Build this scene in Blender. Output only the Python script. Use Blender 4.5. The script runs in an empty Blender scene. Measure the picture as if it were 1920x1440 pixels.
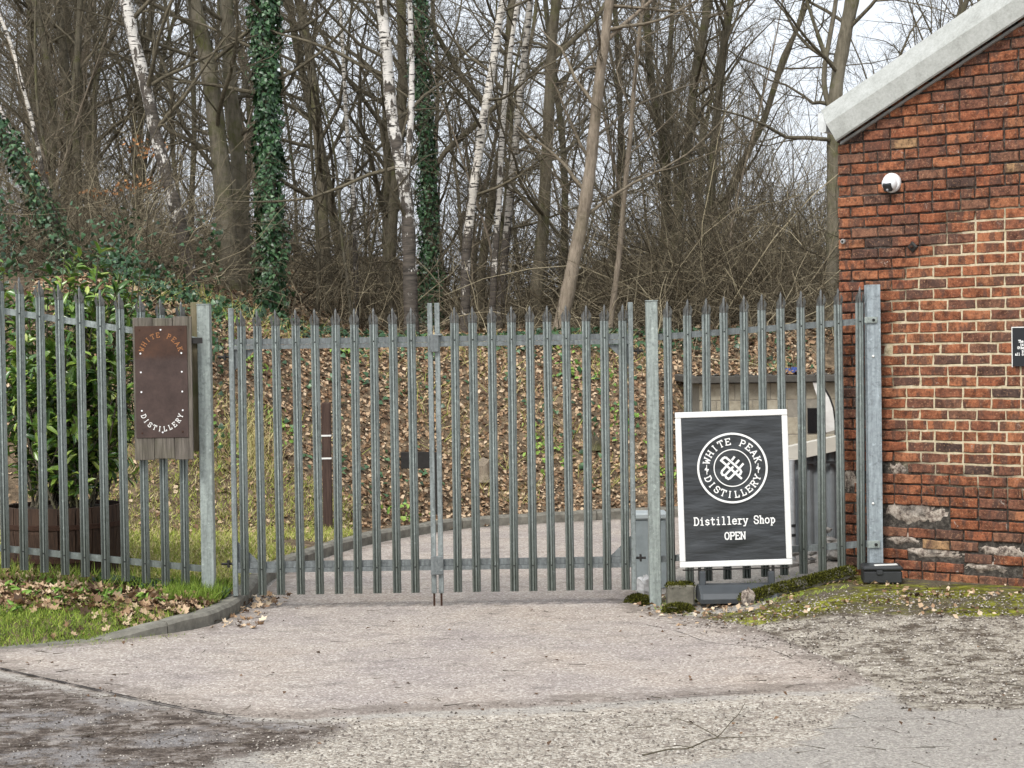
import bpy, math, random
import numpy as np
from mathutils import Vector, Matrix

# ------------------------------------------------------------------ camera, sky, sun, exposure
sc = bpy.context.scene
COL = sc.collection
F = 3400.0                                    # focal length in photograph pixels (1920 wide)
CAM = np.array([0.0, -14.53, 2.06])
PITCH, ROLL = math.radians(1.06), math.radians(0.85)
fwd = np.array([0, math.cos(PITCH), -math.sin(PITCH)])
up0 = np.array([0, math.sin(PITCH), math.cos(PITCH)])
rgt0 = np.array([1.0, 0, 0])
rgt = rgt0 * math.cos(ROLL) - up0 * math.sin(ROLL)
upv = up0 * math.cos(ROLL) + rgt0 * math.sin(ROLL)
cam_d = bpy.data.cameras.new('camera')
cam_d.sensor_width = 36.0
cam_d.lens = F / 1920.0 * 36.0
cam_d.clip_end = 3000
cam_o = bpy.data.objects.new('camera', cam_d)
COL.objects.link(cam_o)
cam_o.matrix_world = Matrix(((rgt[0], upv[0], -fwd[0], CAM[0]), (rgt[1], upv[1], -fwd[1], CAM[1]),
                             (rgt[2], upv[2], -fwd[2], CAM[2]), (0, 0, 0, 1)))
sc.camera = cam_o

SUN_EL, SUN_AZ = math.radians(48), math.radians(205)     # azimuth: direction the light comes from, clockwise from +Y
world = bpy.data.worlds.new('World')
sc.world = world
world.use_nodes = True
wn = world.node_tree
wn.nodes.clear()
w_out = wn.nodes.new('ShaderNodeOutputWorld')
w_bg = wn.nodes.new('ShaderNodeBackground')
w_sky = wn.nodes.new('ShaderNodeTexSky')
w_sky.sky_type = 'NISHITA'
w_sky.sun_disc = False
w_sky.sun_elevation = SUN_EL
w_sky.sun_rotation = SUN_AZ
w_sky.air_density = 1.0
w_sky.dust_density = 6.0
w_sky.ozone_density = 1.0
w_hs = wn.nodes.new('ShaderNodeHueSaturation')            # high cloud: the sky's blue is mostly greyed out
w_hs.inputs['Saturation'].default_value = 0.30
w_mix = wn.nodes.new('ShaderNodeMixRGB')
w_mix.inputs['Fac'].default_value = 0.55
w_mix.inputs['Color2'].default_value = (8.6, 9.2, 10.0, 1)
wn.links.new(w_sky.outputs[0], w_hs.inputs['Color'])
wn.links.new(w_hs.outputs[0], w_mix.inputs['Color1'])
wn.links.new(w_mix.outputs[0], w_bg.inputs['Color'])
w_bg.inputs['Strength'].default_value = 0.11
wn.links.new(w_bg.outputs[0], w_out.inputs[0])

sun_d = bpy.data.lights.new('sun', 'SUN')
sun_d.energy = 1.5
sun_d.angle = math.radians(14)
sun_d.color = (1.0, 0.96, 0.9)
sun_o = bpy.data.objects.new('sun', sun_d)
COL.objects.link(sun_o)
sd = Vector((math.sin(SUN_AZ) * math.cos(SUN_EL), math.cos(SUN_AZ) * math.cos(SUN_EL), math.sin(SUN_EL)))
sun_o.rotation_euler = (-sd).to_track_quat('-Z', 'Y').to_euler()
sun_o.location = (0, -10, 30)

sc.view_settings.view_transform = 'Standard'
sc.view_settings.look = 'None'
sc.view_settings.exposure = 0.62
sc.view_settings.gamma = 1.0
sc.view_settings.use_curve_mapping = False
sc.render.engine = 'CYCLES'
sc.cycles.use_denoising = True
sc.cycles.adaptive_threshold = 0.025
sc.cycles.max_bounces = 4
sc.cycles.diffuse_bounces = 2
sc.cycles.glossy_bounces = 2
sc.cycles.transparent_max_bounces = 4

rng = np.random.default_rng(7)
random.seed(7)

# ------------------------------------------------------------------ photograph <-> place
def ray(px, py):
    return fwd + rgt * ((px - 960.0) / F) + upv * ((720.0 - py) / F)
def P(px, py, Y):                              # the point of the upright plane y = Y seen at a pixel
    d = ray(px, py)
    return CAM + d * ((Y - CAM[1]) / d[1])
def G(px, py, z=0.0):                          # the point of the level plane z seen at a pixel
    d = ray(px, py)
    return CAM + d * ((z - CAM[2]) / d[2])
def pix(p):
    v = np.asarray(p, float) - CAM
    w = v @ fwd
    return 960 + F * (v @ rgt) / w, 720 - F * (v @ upv) / w
def ppm(Y):
    return F / (Y - CAM[1])

# ------------------------------------------------------------------ mesh helpers
def mesh_np(name, verts, quads=None, tris=None, attrs=None, smooth=False, mats=(), midx=None):
    verts = np.asarray(verts, np.float32).reshape(-1, 3)
    nq = 0 if quads is None else len(quads)
    ntr = 0 if tris is None else len(tris)
    me = bpy.data.meshes.new(name)
    me.vertices.add(len(verts))
    me.vertices.foreach_set('co', verts.ravel())
    idx = []
    if nq: idx.append(np.asarray(quads, np.int32).ravel())
    if ntr: idx.append(np.asarray(tris, np.int32).ravel())
    idx = np.concatenate(idx)
    me.loops.add(len(idx))
    me.loops.foreach_set('vertex_index', idx)
    me.polygons.add(nq + ntr)
    st = np.concatenate([np.arange(nq) * 4, nq * 4 + np.arange(ntr) * 3]).astype(np.int32)
    me.polygons.foreach_set('loop_start', st)
    if smooth:
        me.polygons.foreach_set('use_smooth', np.ones(nq + ntr, bool))
    if midx is not None:
        me.polygons.foreach_set('material_index', np.asarray(midx, np.int32))
    me.update(calc_edges=True)
    for k, v in (attrs or {}).items():
        a = me.attributes.new(k, 'FLOAT', 'POINT')
        a.data.foreach_set('value', np.asarray(v, np.float32).ravel())
    for m in mats:
        me.materials.append(m)
    return me

class MB:
    """collects simple shapes (world coordinates) for one mesh"""
    def __init__(s):
        s.v, s.f, s.m = [], [], []
    def add(s, verts, faces, mi=0):
        b = len(s.v)
        s.v += [tuple(map(float, v)) for v in verts]
        for f in faces:
            s.f.append([i + b for i in f]); s.m.append(mi)
    def box(s, lo, hi, mi=0, M=None):
        x0, y0, z0 = lo; x1, y1, z1 = hi
        vs = [(x0,y0,z0),(x1,y0,z0),(x1,y1,z0),(x0,y1,z0),(x0,y0,z1),(x1,y0,z1),(x1,y1,z1),(x0,y1,z1)]
        if M is not None: vs = [tuple(M @ Vector(v)) for v in vs]
        s.add(vs, [(0,3,2,1),(4,5,6,7),(0,1,5,4),(1,2,6,5),(2,3,7,6),(3,0,4,7)], mi)
    def bevbox(s, lo, hi, b, mi=0, M=None):
        x0, y0, z0 = lo; x1, y1, z1 = hi
        vs = []
        for z, inset in ((z0, b), (z0 + b, 0), (z1 - b, 0), (z1, b)):
            X0, X1, Y0, Y1 = x0 + inset, x1 - inset, y0 + inset, y1 - inset
            c = b if inset == 0 else b * .5
            vs += [(X0+c,Y0,z),(X1-c,Y0,z),(X1,Y0+c,z),(X1,Y1-c,z),(X1-c,Y1,z),(X0+c,Y1,z),(X0,Y1-c,z),(X0,Y0+c,z)]
        fs = [tuple(range(7, -1, -1)), tuple(range(24, 32))]
        for r in range(3):
            for i in range(8):
                j = (i + 1) % 8
                fs.append((r*8+i, r*8+j, r*8+8+j, r*8+8+i))
        if M is not None: vs = [tuple(M @ Vector(v)) for v in vs]
        s.add(vs, fs, mi)
    def prism(s, prof, z0, z1, mi=0):           # closed outline in x,y raised from z0 to z1
        n = len(prof)
        vs = [(x, y, z0) for x, y in prof] + [(x, y, z1) for x, y in prof]
        fs = [tuple(range(n - 1, -1, -1)), tuple(range(n, 2 * n))]
        fs += [(i, (i + 1) % n, n + (i + 1) % n, n + i) for i in range(n)]
        s.add(vs, fs, mi)
    def tube(s, pts, r, n=8, mi=0, caps=True):
        pts = [Vector(p) for p in pts]
        rs = r if hasattr(r, '__len__') else [r] * len(pts)
        vs = []
        for k, p in enumerate(pts):
            t = (pts[min(k + 1, len(pts) - 1)] - pts[max(k - 1, 0)]).normalized()
            a = t.orthogonal().normalized() if k == 0 else (a - t * a.dot(t)).normalized()
            b_ = t.cross(a)
            for i in range(n):
                q = 2 * math.pi * i / n
                vs.append(p + (a * math.cos(q) + b_ * math.sin(q)) * rs[k])
        fs = [(k*n+i, k*n+(i+1)%n, k*n+n+(i+1)%n, k*n+n+i) for k in range(len(pts) - 1) for i in range(n)]
        if caps:
            fs += [tuple(range(n - 1, -1, -1)), tuple(range((len(pts) - 1) * n, len(pts) * n))]
        s.add(vs, fs, mi)
    def lathe(s, prof, n=20, origin=(0, 0, 0), axis=(0, 0, 1), mi=0):
        ax = Vector(axis).normalized(); a = ax.orthogonal().normalized(); b_ = ax.cross(a)
        o = Vector(origin); vs = []
        for r, h in prof:
            for i in range(n):
                q = 2 * math.pi * i / n
                vs.append(o + ax * h + (a * math.cos(q) + b_ * math.sin(q)) * r)
        fs = [(k*n+i, k*n+(i+1)%n, k*n+n+(i+1)%n, k*n+n+i) for k in range(len(prof) - 1) for i in range(n)]
        fs += [tuple(range(n - 1, -1, -1)), tuple(range((len(prof) - 1) * n, len(prof) * n))]
        s.add(vs, fs, mi)
    def build(s, name, mats, parent=None, smooth=False, loc=None):
        o0 = np.array(loc if loc is not None else (parent_loc(parent) if parent else (0, 0, 0)), float)
        me = bpy.data.meshes.new(name)
        me.from_pydata([tuple(np.array(v) - o0) for v in s.v], [], s.f)
        me.polygons.foreach_set('material_index', s.m)
        if smooth: me.polygons.foreach_set('use_smooth', [True] * len(s.f))
        for m in (mats if isinstance(mats, (list, tuple)) else [mats]): me.materials.append(m)
        me.update()
        o = bpy.data.objects.new(name, me)
        COL.objects.link(o)
        if parent: o.parent = parent
        else: o.location = o0
        return o

def parent_loc(o):
    p = np.array(o.location)
    while o.parent is not None:
        o = o.parent
        p = p + np.array(o.location)
    return p
def tag(o, label, cat, group=None, kind=None):
    if label: o['label'] = label
    if cat: o['category'] = cat
    if group: o['group'] = group
    if kind: o['kind'] = kind
    return o
def thing(name, label, cat, loc, group=None):
    o = bpy.data.objects.new(name, None)
    o.empty_display_size = .2
    o.location = loc
    COL.objects.link(o)
    return tag(o, label, cat, group)
def link(name, me, parent=None, loc=(0, 0, 0)):
    o = bpy.data.objects.new(name, me)
    o.location = loc
    COL.objects.link(o)
    if parent: o.parent = parent
    return o
def struct(o):
    o['kind'] = 'structure'
    return o

# ------------------------------------------------------------------ materials
def new_mat(name, rough=.8, metal=0.0, spec=.3):
    m = bpy.data.materials.new(name)
    m.use_nodes = True
    nt = m.node_tree
    b = nt.nodes['Principled BSDF']
    b.inputs['Roughness'].default_value = rough
    b.inputs['Metallic'].default_value = metal
    b.inputs['Specular IOR Level'].default_value = spec
    return m, nt, b
def nd(nt, t, **kw):
    n = nt.nodes.new('ShaderNode' + t)
    for k, v in kw.items():
        if k.startswith('_'):
            setattr(n, k[1:], v)
        else:
            i = n.inputs[int(k[1:])] if k[0] == 'i' and k[1:].isdigit() else n.inputs[k.replace('__', ' ')]
            if hasattr(v, 'is_output') or type(v).__name__.startswith('NodeSocket'):
                nt.links.new(v, i)
            else:
                i.default_value = v
    return n
def coords(nt, scale=(1, 1, 1), rand=False, kind='Object'):
    v = nd(nt, 'TexCoord').outputs[kind]
    if rand:
        oi = nd(nt, 'ObjectInfo')
        r = nd(nt, 'VectorMath', _operation='SCALE', i0=(37.0, 91.0, 53.0))
        nt.links.new(oi.outputs['Random'], r.inputs['Scale'])
        v = nd(nt, 'VectorMath', _operation='ADD', i0=v, i1=r.outputs[0]).outputs[0]
    return nd(nt, 'Mapping', Vector=v, Scale=scale).outputs[0]
def noise(nt, vec, scale, detail=4, rough=.6, out='Fac'):
    n = nd(nt, 'TexNoise', Vector=vec, Scale=scale, Detail=detail, Roughness=rough)
    return n.outputs[out]
def ramp(nt, fac, stops, interp='LINEAR'):
    n = nd(nt, 'ValToRGB', Fac=fac)
    cr = n.color_ramp
    cr.interpolation = interp
    while len(cr.elements) > 1: cr.elements.remove(cr.elements[-1])
    for i, (p, c) in enumerate(stops):
        e = cr.elements[0] if i == 0 else cr.elements.new(p)
        e.position = p
        c = c if hasattr(c, '__len__') else (c, c, c)
        e.color = (*c[:3], 1)
    return n.outputs['Color']
def mix(nt, fac, a, b, mode='MIX'):
    n = nd(nt, 'MixRGB', _blend_type=mode, Fac=fac)
    for s, v in ((n.inputs[1], a), (n.inputs[2], b)):
        if hasattr(v, '__len__'): s.default_value = (*v[:3], 1)
        else: nt.links.new(v, s)
    return n.outputs[0]
def mth(nt, op, a, b=None, clamp=False):
    n = nd(nt, 'Math', _operation=op, _use_clamp=clamp, i0=a)
    if b is not None:
        if type(b).__name__.startswith('NodeSocket'): nt.links.new(b, n.inputs[1])
        else: n.inputs[1].default_value = b
    return n.outputs[0]
def attr(nt, name):
    return nd(nt, 'Attribute', _attribute_name=name).outputs['Fac']
def bump(nt, b, h, strength=.5, dist=.01):
    n = nd(nt, 'Bump', Strength=strength, Distance=dist, Height=h)
    nt.links.new(n.outputs[0], b.inputs['Normal'])
def col(nt, b, c):
    if hasattr(c, '__len__'): b.inputs['Base Color'].default_value = (*c[:3], 1)
    else: nt.links.new(c, b.inputs['Base Color'])

def m_plain(name, c, rough=.7, metal=0, var=.25, scale=20, bstr=.15, spec=.3, rand=True):
    m, nt, b = new_mat(name, rough, metal, spec)
    v = coords(nt, rand=rand)
    n = noise(nt, v, scale, 5, .65)
    c = np.array(c)
    col(nt, b, ramp(nt, n, [(.25, c * (1 - var)), (.55, c), (.8, np.minimum(c * (1 + var), 1))]))
    if bstr: bump(nt, b, n, bstr, .01)
    return m
def m_galv(name, base=(.27, .305, .292), dark=.55):
    m, nt, b = new_mat(name, .42, .25, .5)
    v = coords(nt, rand=True)
    vo = nd(nt, 'TexVoronoi', Vector=v, Scale=55).outputs['Color']
    sp = nd(nt, 'SeparateColor', i0=vo).outputs[0]
    n1 = noise(nt, coords(nt, (14, 14, 1.2), rand=True), 3, 5, .6)
    n2 = noise(nt, v, 22, 5, .7)
    c = np.array(base)
    a = ramp(nt, n1, [(.34, c * dark), (.5, c), (.66, c * 1.45)])
    a = mix(nt, .35, a, ramp(nt, sp, [(0, c * .75), (1, c * 1.5)]))
    a = mix(nt, ramp(nt, n2, [(.57, 0), (.64, .6)]), a, c * .55)
    a = mix(nt, ramp(nt, n2, [(.33, .7), (.39, 0)]), a, c * 2.0)
    if name == 'galvanised_steel':                             # algae and dirt on the lower ends of the pales
        z = nd(nt, 'SeparateXYZ', i0=nd(nt, 'TexCoord').outputs['Object']).outputs['Z']
        low = nd(nt, 'MapRange', Value=z, i1=.05, i2=1.1, i3=.36, i4=-.05).outputs[0]
        a = mix(nt, ramp(nt, mth(nt, 'ADD', low, n1), [(.5, 0), (.85, .75)]), a, (.085, .095, .075))
    col(nt, b, a)
    nt.links.new(ramp(nt, n2, [(.3, .35), (.7, .6)]), b.inputs['Roughness'])
    bump(nt, b, n2, .12, .004)
    return m
def m_wood(name, c0, c1, c2, green=0.0):
    m, nt, b = new_mat(name, .85)
    n = noise(nt, coords(nt, (30, 30, 1.6), rand=True), 2.2, 6, .65)
    n2 = noise(nt, coords(nt, rand=True), 5, 4)
    a = ramp(nt, n, [(.3, c0), (.5, c1), (.7, c2)])
    if green: a = mix(nt, ramp(nt, n2, [(.45, 0), (.7, green)]), a, (.10, .12, .04))
    col(nt, b, a)
    bump(nt, b, n, .5, .006)
    return m
def m_leaf(name, stops, rough=.6, spec=.3, trans=0.0, scale=0):
    m, nt, b = new_mat(name, rough, 0, spec)
    r = attr(nt, 'rnd')
    a = ramp(nt, r, stops)
    if scale:
        n = noise(nt, coords(nt), scale, 3)
        a = mix(nt, .5, a, ramp(nt, n, [(.3, .45), (.7, 1.3)]), 'MULTIPLY')
    col(nt, b, a)
    if trans: b.inputs['Subsurface Weight'].default_value = 0
    return m
def m_bark(name, dark, mid, light, moss=0.0, vert=True):
    m, nt, b = new_mat(name, .9, 0, .2)
    n = noise(nt, coords(nt, (1, 1, .22) if vert else (1, 1, 1)), 24, 6, .7)
    n2 = noise(nt, coords(nt), 2.3, 5, .65)
    a = ramp(nt, n, [(.3, dark), (.52, mid), (.72, light)])
    a = mix(nt, ramp(nt, n2, [(.4, 0), (.75, .55)]), a, np.array(light) * 1.25)
    if moss:
        n3 = noise(nt, coords(nt), 1.6, 6, .75)
        a = mix(nt, ramp(nt, n3, [(.50, 0), (.62, moss)]), a, (.085, .095, .018))
    col(nt, b, a)
    bump(nt, b, n, .8, .03)
    return m
def m_birch(name, white=(.74, .71, .66), base_z=99.0, dark_amt=.42):
    m, nt, b = new_mat(name, .75, 0, .3)
    v = nd(nt, 'TexCoord').outputs['Object']
    fleck = noise(nt, nd(nt, 'Mapping', Vector=v, Scale=(6, 6, 34)).outputs[0], 1.0, 4, .6)
    fine = noise(nt, nd(nt, 'Mapping', Vector=v, Scale=(14, 14, 90)).outputs[0], 1.0, 3, .6)
    patch = noise(nt, nd(nt, 'Mapping', Vector=v, Scale=(9, 9, 4.2)).outputs[0], 1.0, 6, .7)
    w = np.array(white)
    a = ramp(nt, noise(nt, v, 3.5, 4), [(.3, w * .72), (.5, w * .95), (.7, w * 1.05)])
    a = mix(nt, ramp(nt, fine, [(.56, 0), (.66, .55)]), a, w * .45)
    a = mix(nt, ramp(nt, fleck, [(1 - dark_amt - .01, 0), (1 - dark_amt + .04, 1)]), a, (.035, .03, .026))
    z = nd(nt, 'SeparateXYZ', i0=v).outputs['Z']             # rough black bark at the foot of an old stem
    foot = nd(nt, 'MapRange', Value=z, i1=0.2, i2=base_z, i3=.20, i4=-.04).outputs[0]
    pf = mth(nt, 'ADD', patch, foot)
    a = mix(nt, ramp(nt, pf, [(.55, 0), (.585, 1)]), a, ramp(nt, fleck, [(.3, (.03, .026, .022)), (.7, (.13, .11, .09))]))
    col(nt, b, a)
    bump(nt, b, fleck, .5, .015)
    return m

GALV = m_galv('galvanised_steel')
GALV_HEAD = m_galv('shaded_steel_points', (.15, .155, .15), .55)  # points coloured darker to paint the shade on their down-turned faces
GALV_RAIL = m_galv('galvanised_steel_rail', (.145, .16, .16), .6)
GALV_STILE = m_galv('galvanised_steel_stile', (.20, .225, .22), .6)
GALV_POST = m_galv('galvanised_steel_post', (.27, .305, .285), .65)
GALV_END = m_galv('galvanised_steel_end', (.27, .31, .33), .75)
BLACK_STEEL = m_plain('dark_steel', (.03, .028, .026), .6, .3)
BOLT = m_plain('bolt_steel', (.02, .02, .02), .6, .2)
WOOD_GREY = m_wood('weathered_wood', (.05, .043, .035), (.115, .10, .084), (.20, .178, .15), .15)
WOOD_POST = m_wood('timber_post', (.10, .085, .05), (.19, .16, .10), (.29, .25, .17), .6)
WOOD_DARK = m_wood('brown_timber', (.035, .022, .018), (.065, .04, .032), (.10, .065, .05))
BARREL_WOOD = m_wood('barrel_wood', (.022, .014, .010), (.05, .03, .02), (.085, .05, .032))
WHITE_PAINT = m_plain('white_paint', (.78, .78, .75), .5, 0, .08)
BLACK_PLASTIC = m_plain('black_plastic', (.028, .030, .032), .42, 0, .2, 8, .05, .5)
GREY_PLASTIC = m_plain('grey_plastic', (.055, .062, .068), .45, 0, .2, 8, .05, .5)
WHITE_PLASTIC = m_plain('white_plastic', (.80, .81, .82), .35, 0, .06, 8, .0, .5)
GLASS_DARK = m_plain('dark_glass', (.012, .014, .016), .12, 0, .1, 3, 0, .6)
CREAM = m_plain('old_white_fascia', (.62, .60, .53), .6, 0, .15, 6)

# ------------------------------------------------------------------ lay of the land
def smooth(a, b, x):
    t = np.clip((x - a) / (b - a), 0, 1)
    return t * t * (3 - 2 * t)
def sd_poly(x, y, poly):                       # signed distance, positive inside
    x = np.asarray(x, float); y = np.asarray(y, float)
    d2 = np.full(x.shape, 1e18); ins = np.zeros(x.shape, bool)
    n = len(poly)
    for i in range(n):
        ax, ay = poly[i]; bx, by = poly[(i + 1) % n]
        ex, ey = bx - ax, by - ay
        t = np.clip(((x - ax) * ex + (y - ay) * ey) / (ex * ex + ey * ey + 1e-12), 0, 1)
        d2 = np.minimum(d2, (x - ax - t * ex) ** 2 + (y - ay - t * ey) ** 2)
        c = (ay > y) != (by > y)
        with np.errstate(divide='ignore', invalid='ignore'):
            ins ^= c & (x < ex * (y - ay) / (ey if ey else 1e-12) + ax)
    return np.where(ins, 1, -1) * np.sqrt(d2)
def catmull(pts, n):
    pts = np.asarray(pts, float)
    q = np.vstack([2 * pts[0] - pts[1], pts, 2 * pts[-1] - pts[-2]])
    out = []
    for i in range(1, len(q) - 2):
        for t in np.linspace(0, 1, n, endpoint=False):
            a, b, c, d = q[i - 1], q[i], q[i + 1], q[i + 2]
            out.append(.5 * (2 * b + (c - a) * t + (2 * a - 5 * b + 4 * c - d) * t * t + (3 * b - a - 3 * c + d) * t ** 3))
    out.append(pts[-1])
    return np.array(out)
KERB = catmull([(-7.5, -2.3), (-5.0, -2.08), (-3.6, -1.80), (-3.1, -1.56), (-2.75, -1.36), (-2.46, -1.08), (-2.29, -.72),
                (-2.22, -.25), (-2.20, .3), (-2.22, 1.4), (-2.15, 2.5), (-1.84, 4.0), (-1.5, 5.0), (-1.07, 5.8), (-.55, 6.5),
                (.25, 6.95), (1.23, 7.35), (2.2, 7.55), (5.0, 7.7), (12, 7.8)], 6)
VERGE = [tuple(p) for p in KERB] + [(12, 400), (-400, 400), (-400, -2.6)]
BANK = [(-60, 2.2), (-6, 3.2), (-4.2, 3.6), (-3.0, 4.3), (-2.2, 5.0), (-1.5, 5.7), (-.8, 6.6), (.2, 7.2), (1.2, 7.6), (2.2, 7.85), (4, 8.4), (60, 9), (60, 500), (-60, 500)]

def H(x, y):
    x = np.asarray(x, float); y = np.asarray(y, float)
    dv = sd_poly(x, y, VERGE)
    k0 = smooth(-2.55, -2.75, x) * (y < 0)
    z = (.10 * smooth(.085 - .10 * k0, .125 + .35 * k0, dv) + .10 * np.clip(dv, 0, 2.6) * smooth(.085, .125, dv))
    db = sd_poly(x, y, BANK)
    left = smooth(-2.2, -5.0, x)
    bank_h = 1.85 + .75 * left
    z = z + np.where(db > 0, bank_h * smooth(-.3, 3.1, db) - bank_h * smooth(-.3, 3.1, 0), 0)
    z = z + np.clip(db - 2.6, 0, 60) * (.040 + .022 * left + .036 * smooth(1.0, 4.5, x))
    # raised strip beside the brick building
    z = z + .19 * smooth(1.15, 2.75, x - .12 * y) * smooth(-3.6, -.7, y) * (dv <= 0) * smooth(4.5, 2.0, y)
    # soft unevenness away from the carriageway
    z = z + np.where(db > .2, .06 * np.sin(x * 1.7 + 1.3 * np.sin(y * .9)) * np.sin(y * 1.3 + .7), 0)
    return z
def H1(x, y): return float(H(np.array([x]), np.array([y]))[0])

# ground sheet: fine where the camera looks closely, coarse to the horizon
xs = np.unique(np.concatenate([np.linspace(-900, -60, 8), np.linspace(-60, -7, 40), np.linspace(-7, -4.5, 20), np.linspace(-4.5, 4.6, 230), np.linspace(4.6, 8, 24), np.linspace(8, 60, 40), np.linspace(60, 900, 8)]))
ys = np.unique(np.concatenate([np.linspace(-600, -14, 12), np.linspace(-14, -6.5, 40), np.linspace(-6.5, .6, 190), np.linspace(.6, 13, 150), np.linspace(13, 60, 60), np.linspace(60, 900, 12)]))
gx, gy = np.meshgrid(xs, ys, indexing='ij')
gz = H(gx, gy)
nx, ny = gx.shape
ii = (np.arange(nx - 1)[:, None] * ny + np.arange(ny - 1)[None, :]).ravel()
g_quads = np.stack([ii, ii + ny, ii + ny + 1, ii + 1], 1)
def gp(pts, z=0.0): return [tuple(G(a, b, z)[:2]) for a, b in pts]
DRIVE_FRONT = gp([(-300, 1250), (-60, 1246), (60, 1275), (220, 1308), (400, 1345), (560, 1352), (760, 1338), (980, 1330), (1200, 1316), (1420, 1303), (1560, 1298),
                  (1640, 1285), (1600, 1262), (1500, 1228), (1400, 1190), (1300, 1163), (1235, 1150), (1185, 1128)])
DRIVE = DRIVE_FRONT + [(1.02, .4), (1.25, 1.5), (1.8, 3.0), (2.8, 4.4), (4.5, 5.4), (12, 6.0)] + [tuple(p) for p in KERB[::-1] if p[0] > -4.6]
d_drive = sd_poly(gx, gy, DRIVE)
d_verge = sd_poly(gx, gy, VERGE)
mud = gp([(-400, 1275), (0, 1275), (200, 1312), (430, 1352), (640, 1362), (560, 1400), (420, 1420), (300, 1470), (-400, 1600)])
gravel = gp([(420, 1372), (640, 1352), (1000, 1342), (1450, 1308), (1640, 1300), (1560, 1350), (1480, 1400), (1200, 1440), (900, 1500), (600, 1480)])
rubble = gp([(1330, 1165), (1500, 1150), (1760, 1150), (3600, 1165), (3600, 1330), (1750, 1310), (1640, 1270), (1480, 1215), (1380, 1190)], .05)
moss = gp([(1240, 1128), (1330, 1125), (1420, 1128), (1560, 1085), (1640, 1055), (2300, 1075), (3600, 1130), (3600, 1200), (2300, 1155), (2100, 1148), (1800, 1150), (1600, 1148), (1420, 1150), (1290, 1156)], .15)
def soft(poly, w): return smooth(-w, w, sd_poly(gx, gy, poly))
g_mud, g_gravel, g_rub, g_moss = soft(mud, .45), soft(gravel, .35), soft(rubble, .35), soft(moss, .30)
g_verge = np.where((gx < -2.6) & (gy < 0), smooth(-.05, .16, d_verge + .05 * np.sin(gx * 9) * np.sin(gx * 23 + 1)), smooth(.03, .10, d_verge))
g_bank = smooth(-.2, .6, sd_poly(gx, gy, BANK))

def ground_colour(nt):
    v = coords(nt)
    n_f = noise(nt, v, 38, 4, .75)
    n_m = noise(nt, nd(nt, 'Mapping', Vector=v, Scale=(1, 1.3, 1)).outputs[0], 5.5, 6, .78)
    n_l = noise(nt, v, 1.5, 4, .72)
    vor = nd(nt, 'TexVoronoi', Vector=v, Scale=70)
    chip = nd(nt, 'SeparateColor', i0=vor.outputs['Color']).outputs[0]
    vor2 = nd(nt, 'TexVoronoi', Vector=v, Scale=85)
    chip2 = nd(nt, 'SeparateColor', i0=vor2.outputs['Color']).outputs[1]
    hard = ramp(nt, n_f, [(.28, (.17, .155, .14)), (.5, (.32, .295, .265)), (.72, (.43, .40, .36))])
    hard = mix(nt, ramp(nt, chip2, [(.72, 0), (.8, .55)]), hard, (.52, .49, .43))
    hard = mix(nt, ramp(nt, n_m, [(.56, 0), (.66, .6)]), hard, (.14, .12, .105))
    mudc = ramp(nt, n_m, [(.36, (.035, .026, .021)), (.46, (.09, .071, .058)), (.53, (.165, .138, .118)), (.61, (.30, .27, .245))])
    mudc = mix(nt, ramp(nt, n_l, [(.5, 0), (.62, .85)]), mudc, ramp(nt, n_f, [(.3, (.15, .14, .135)), (.7, (.33, .315, .31))]))
    grav = ramp(nt, chip, [(0, (.22, .185, .155)), (.35, (.34, .30, .25)), (.65, (.44, .40, .34)), (1, (.60, .56, .49))])
    grav = mix(nt, ramp(nt, n_m, [(.36, .75), (.5, 0)]), grav, (.17, .14, .12))
    rubc = mix(nt, ramp(nt, n_m, [(.42, 0), (.54, 1)]), ramp(nt, n_f, [(.3, (.05, .039, .030)), (.65, (.145, .118, .09))]), ramp(nt, chip2, [(0, (.27, .24, .195)), (.6, (.38, .345, .285)), (1, (.55, .51, .44))]))
    mossc = ramp(nt, n_m, [(.30, (.035, .034, .012)), (.44, (.09, .085, .016)), (.53, (.17, .175, .02)), (.62, (.32, .335, .04))])
    mossc = mix(nt, ramp(nt, n_l, [(.42, .9), (.54, 0)]), mossc, ramp(nt, n_f, [(.3, (.055, .045, .033)), (.7, (.18, .15, .115))]))
    soil = ramp(nt, n_m, [(.36, (.06, .044, .03)), (.5, (.14, .104, .068)), (.62, (.25, .185, .12))])
    def edge(a, n):
        return ramp(nt, mth(nt, 'ADD', mth(nt, 'ADD', mth(nt, 'MULTIPLY', a, .62), mth(nt, 'MULTIPLY', n, .8)), mth(nt, 'MULTIPLY', n_f, .22)), [(.74, 0), (.82, 1)])
    base = mix(nt, edge(attr(nt, 'rubble'), n_l), hard, rubc)
    base = mix(nt, edge(attr(nt, 'gravel'), n_m), base, grav)
    base = mix(nt, edge(attr(nt, 'mud'), n_m), base, mudc)
    base = mix(nt, edge(attr(nt, 'moss'), n_m), base, mossc)
    base = mix(nt, attr(nt, 'verge'), base, soil)
    hgt = mth(nt, 'ADD', mth(nt, 'MULTIPLY', n_m, 1.2), mth(nt, 'MULTIPLY', vor.outputs['Distance'], -.5))
    return base, hgt, n_m, n_f
m, nt, b = new_mat('trodden_ground', .95, 0, .15)
base, hgt, _, _ = ground_colour(nt)
col(nt, b, base)
bump(nt, b, hgt, .7, .03)
M_GROUND = m
g_me = mesh_np('ground', np.stack([gx, gy, gz], -1), g_quads, attrs=dict(mud=g_mud, gravel=g_gravel, rubble=g_rub, moss=g_moss, verge=g_verge), smooth=True, mats=[M_GROUND])
ground = struct(link('ground', g_me))
ground['label'] = 'muddy gravel forecourt, verge and leaf-covered bank rising to the wood'

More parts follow.
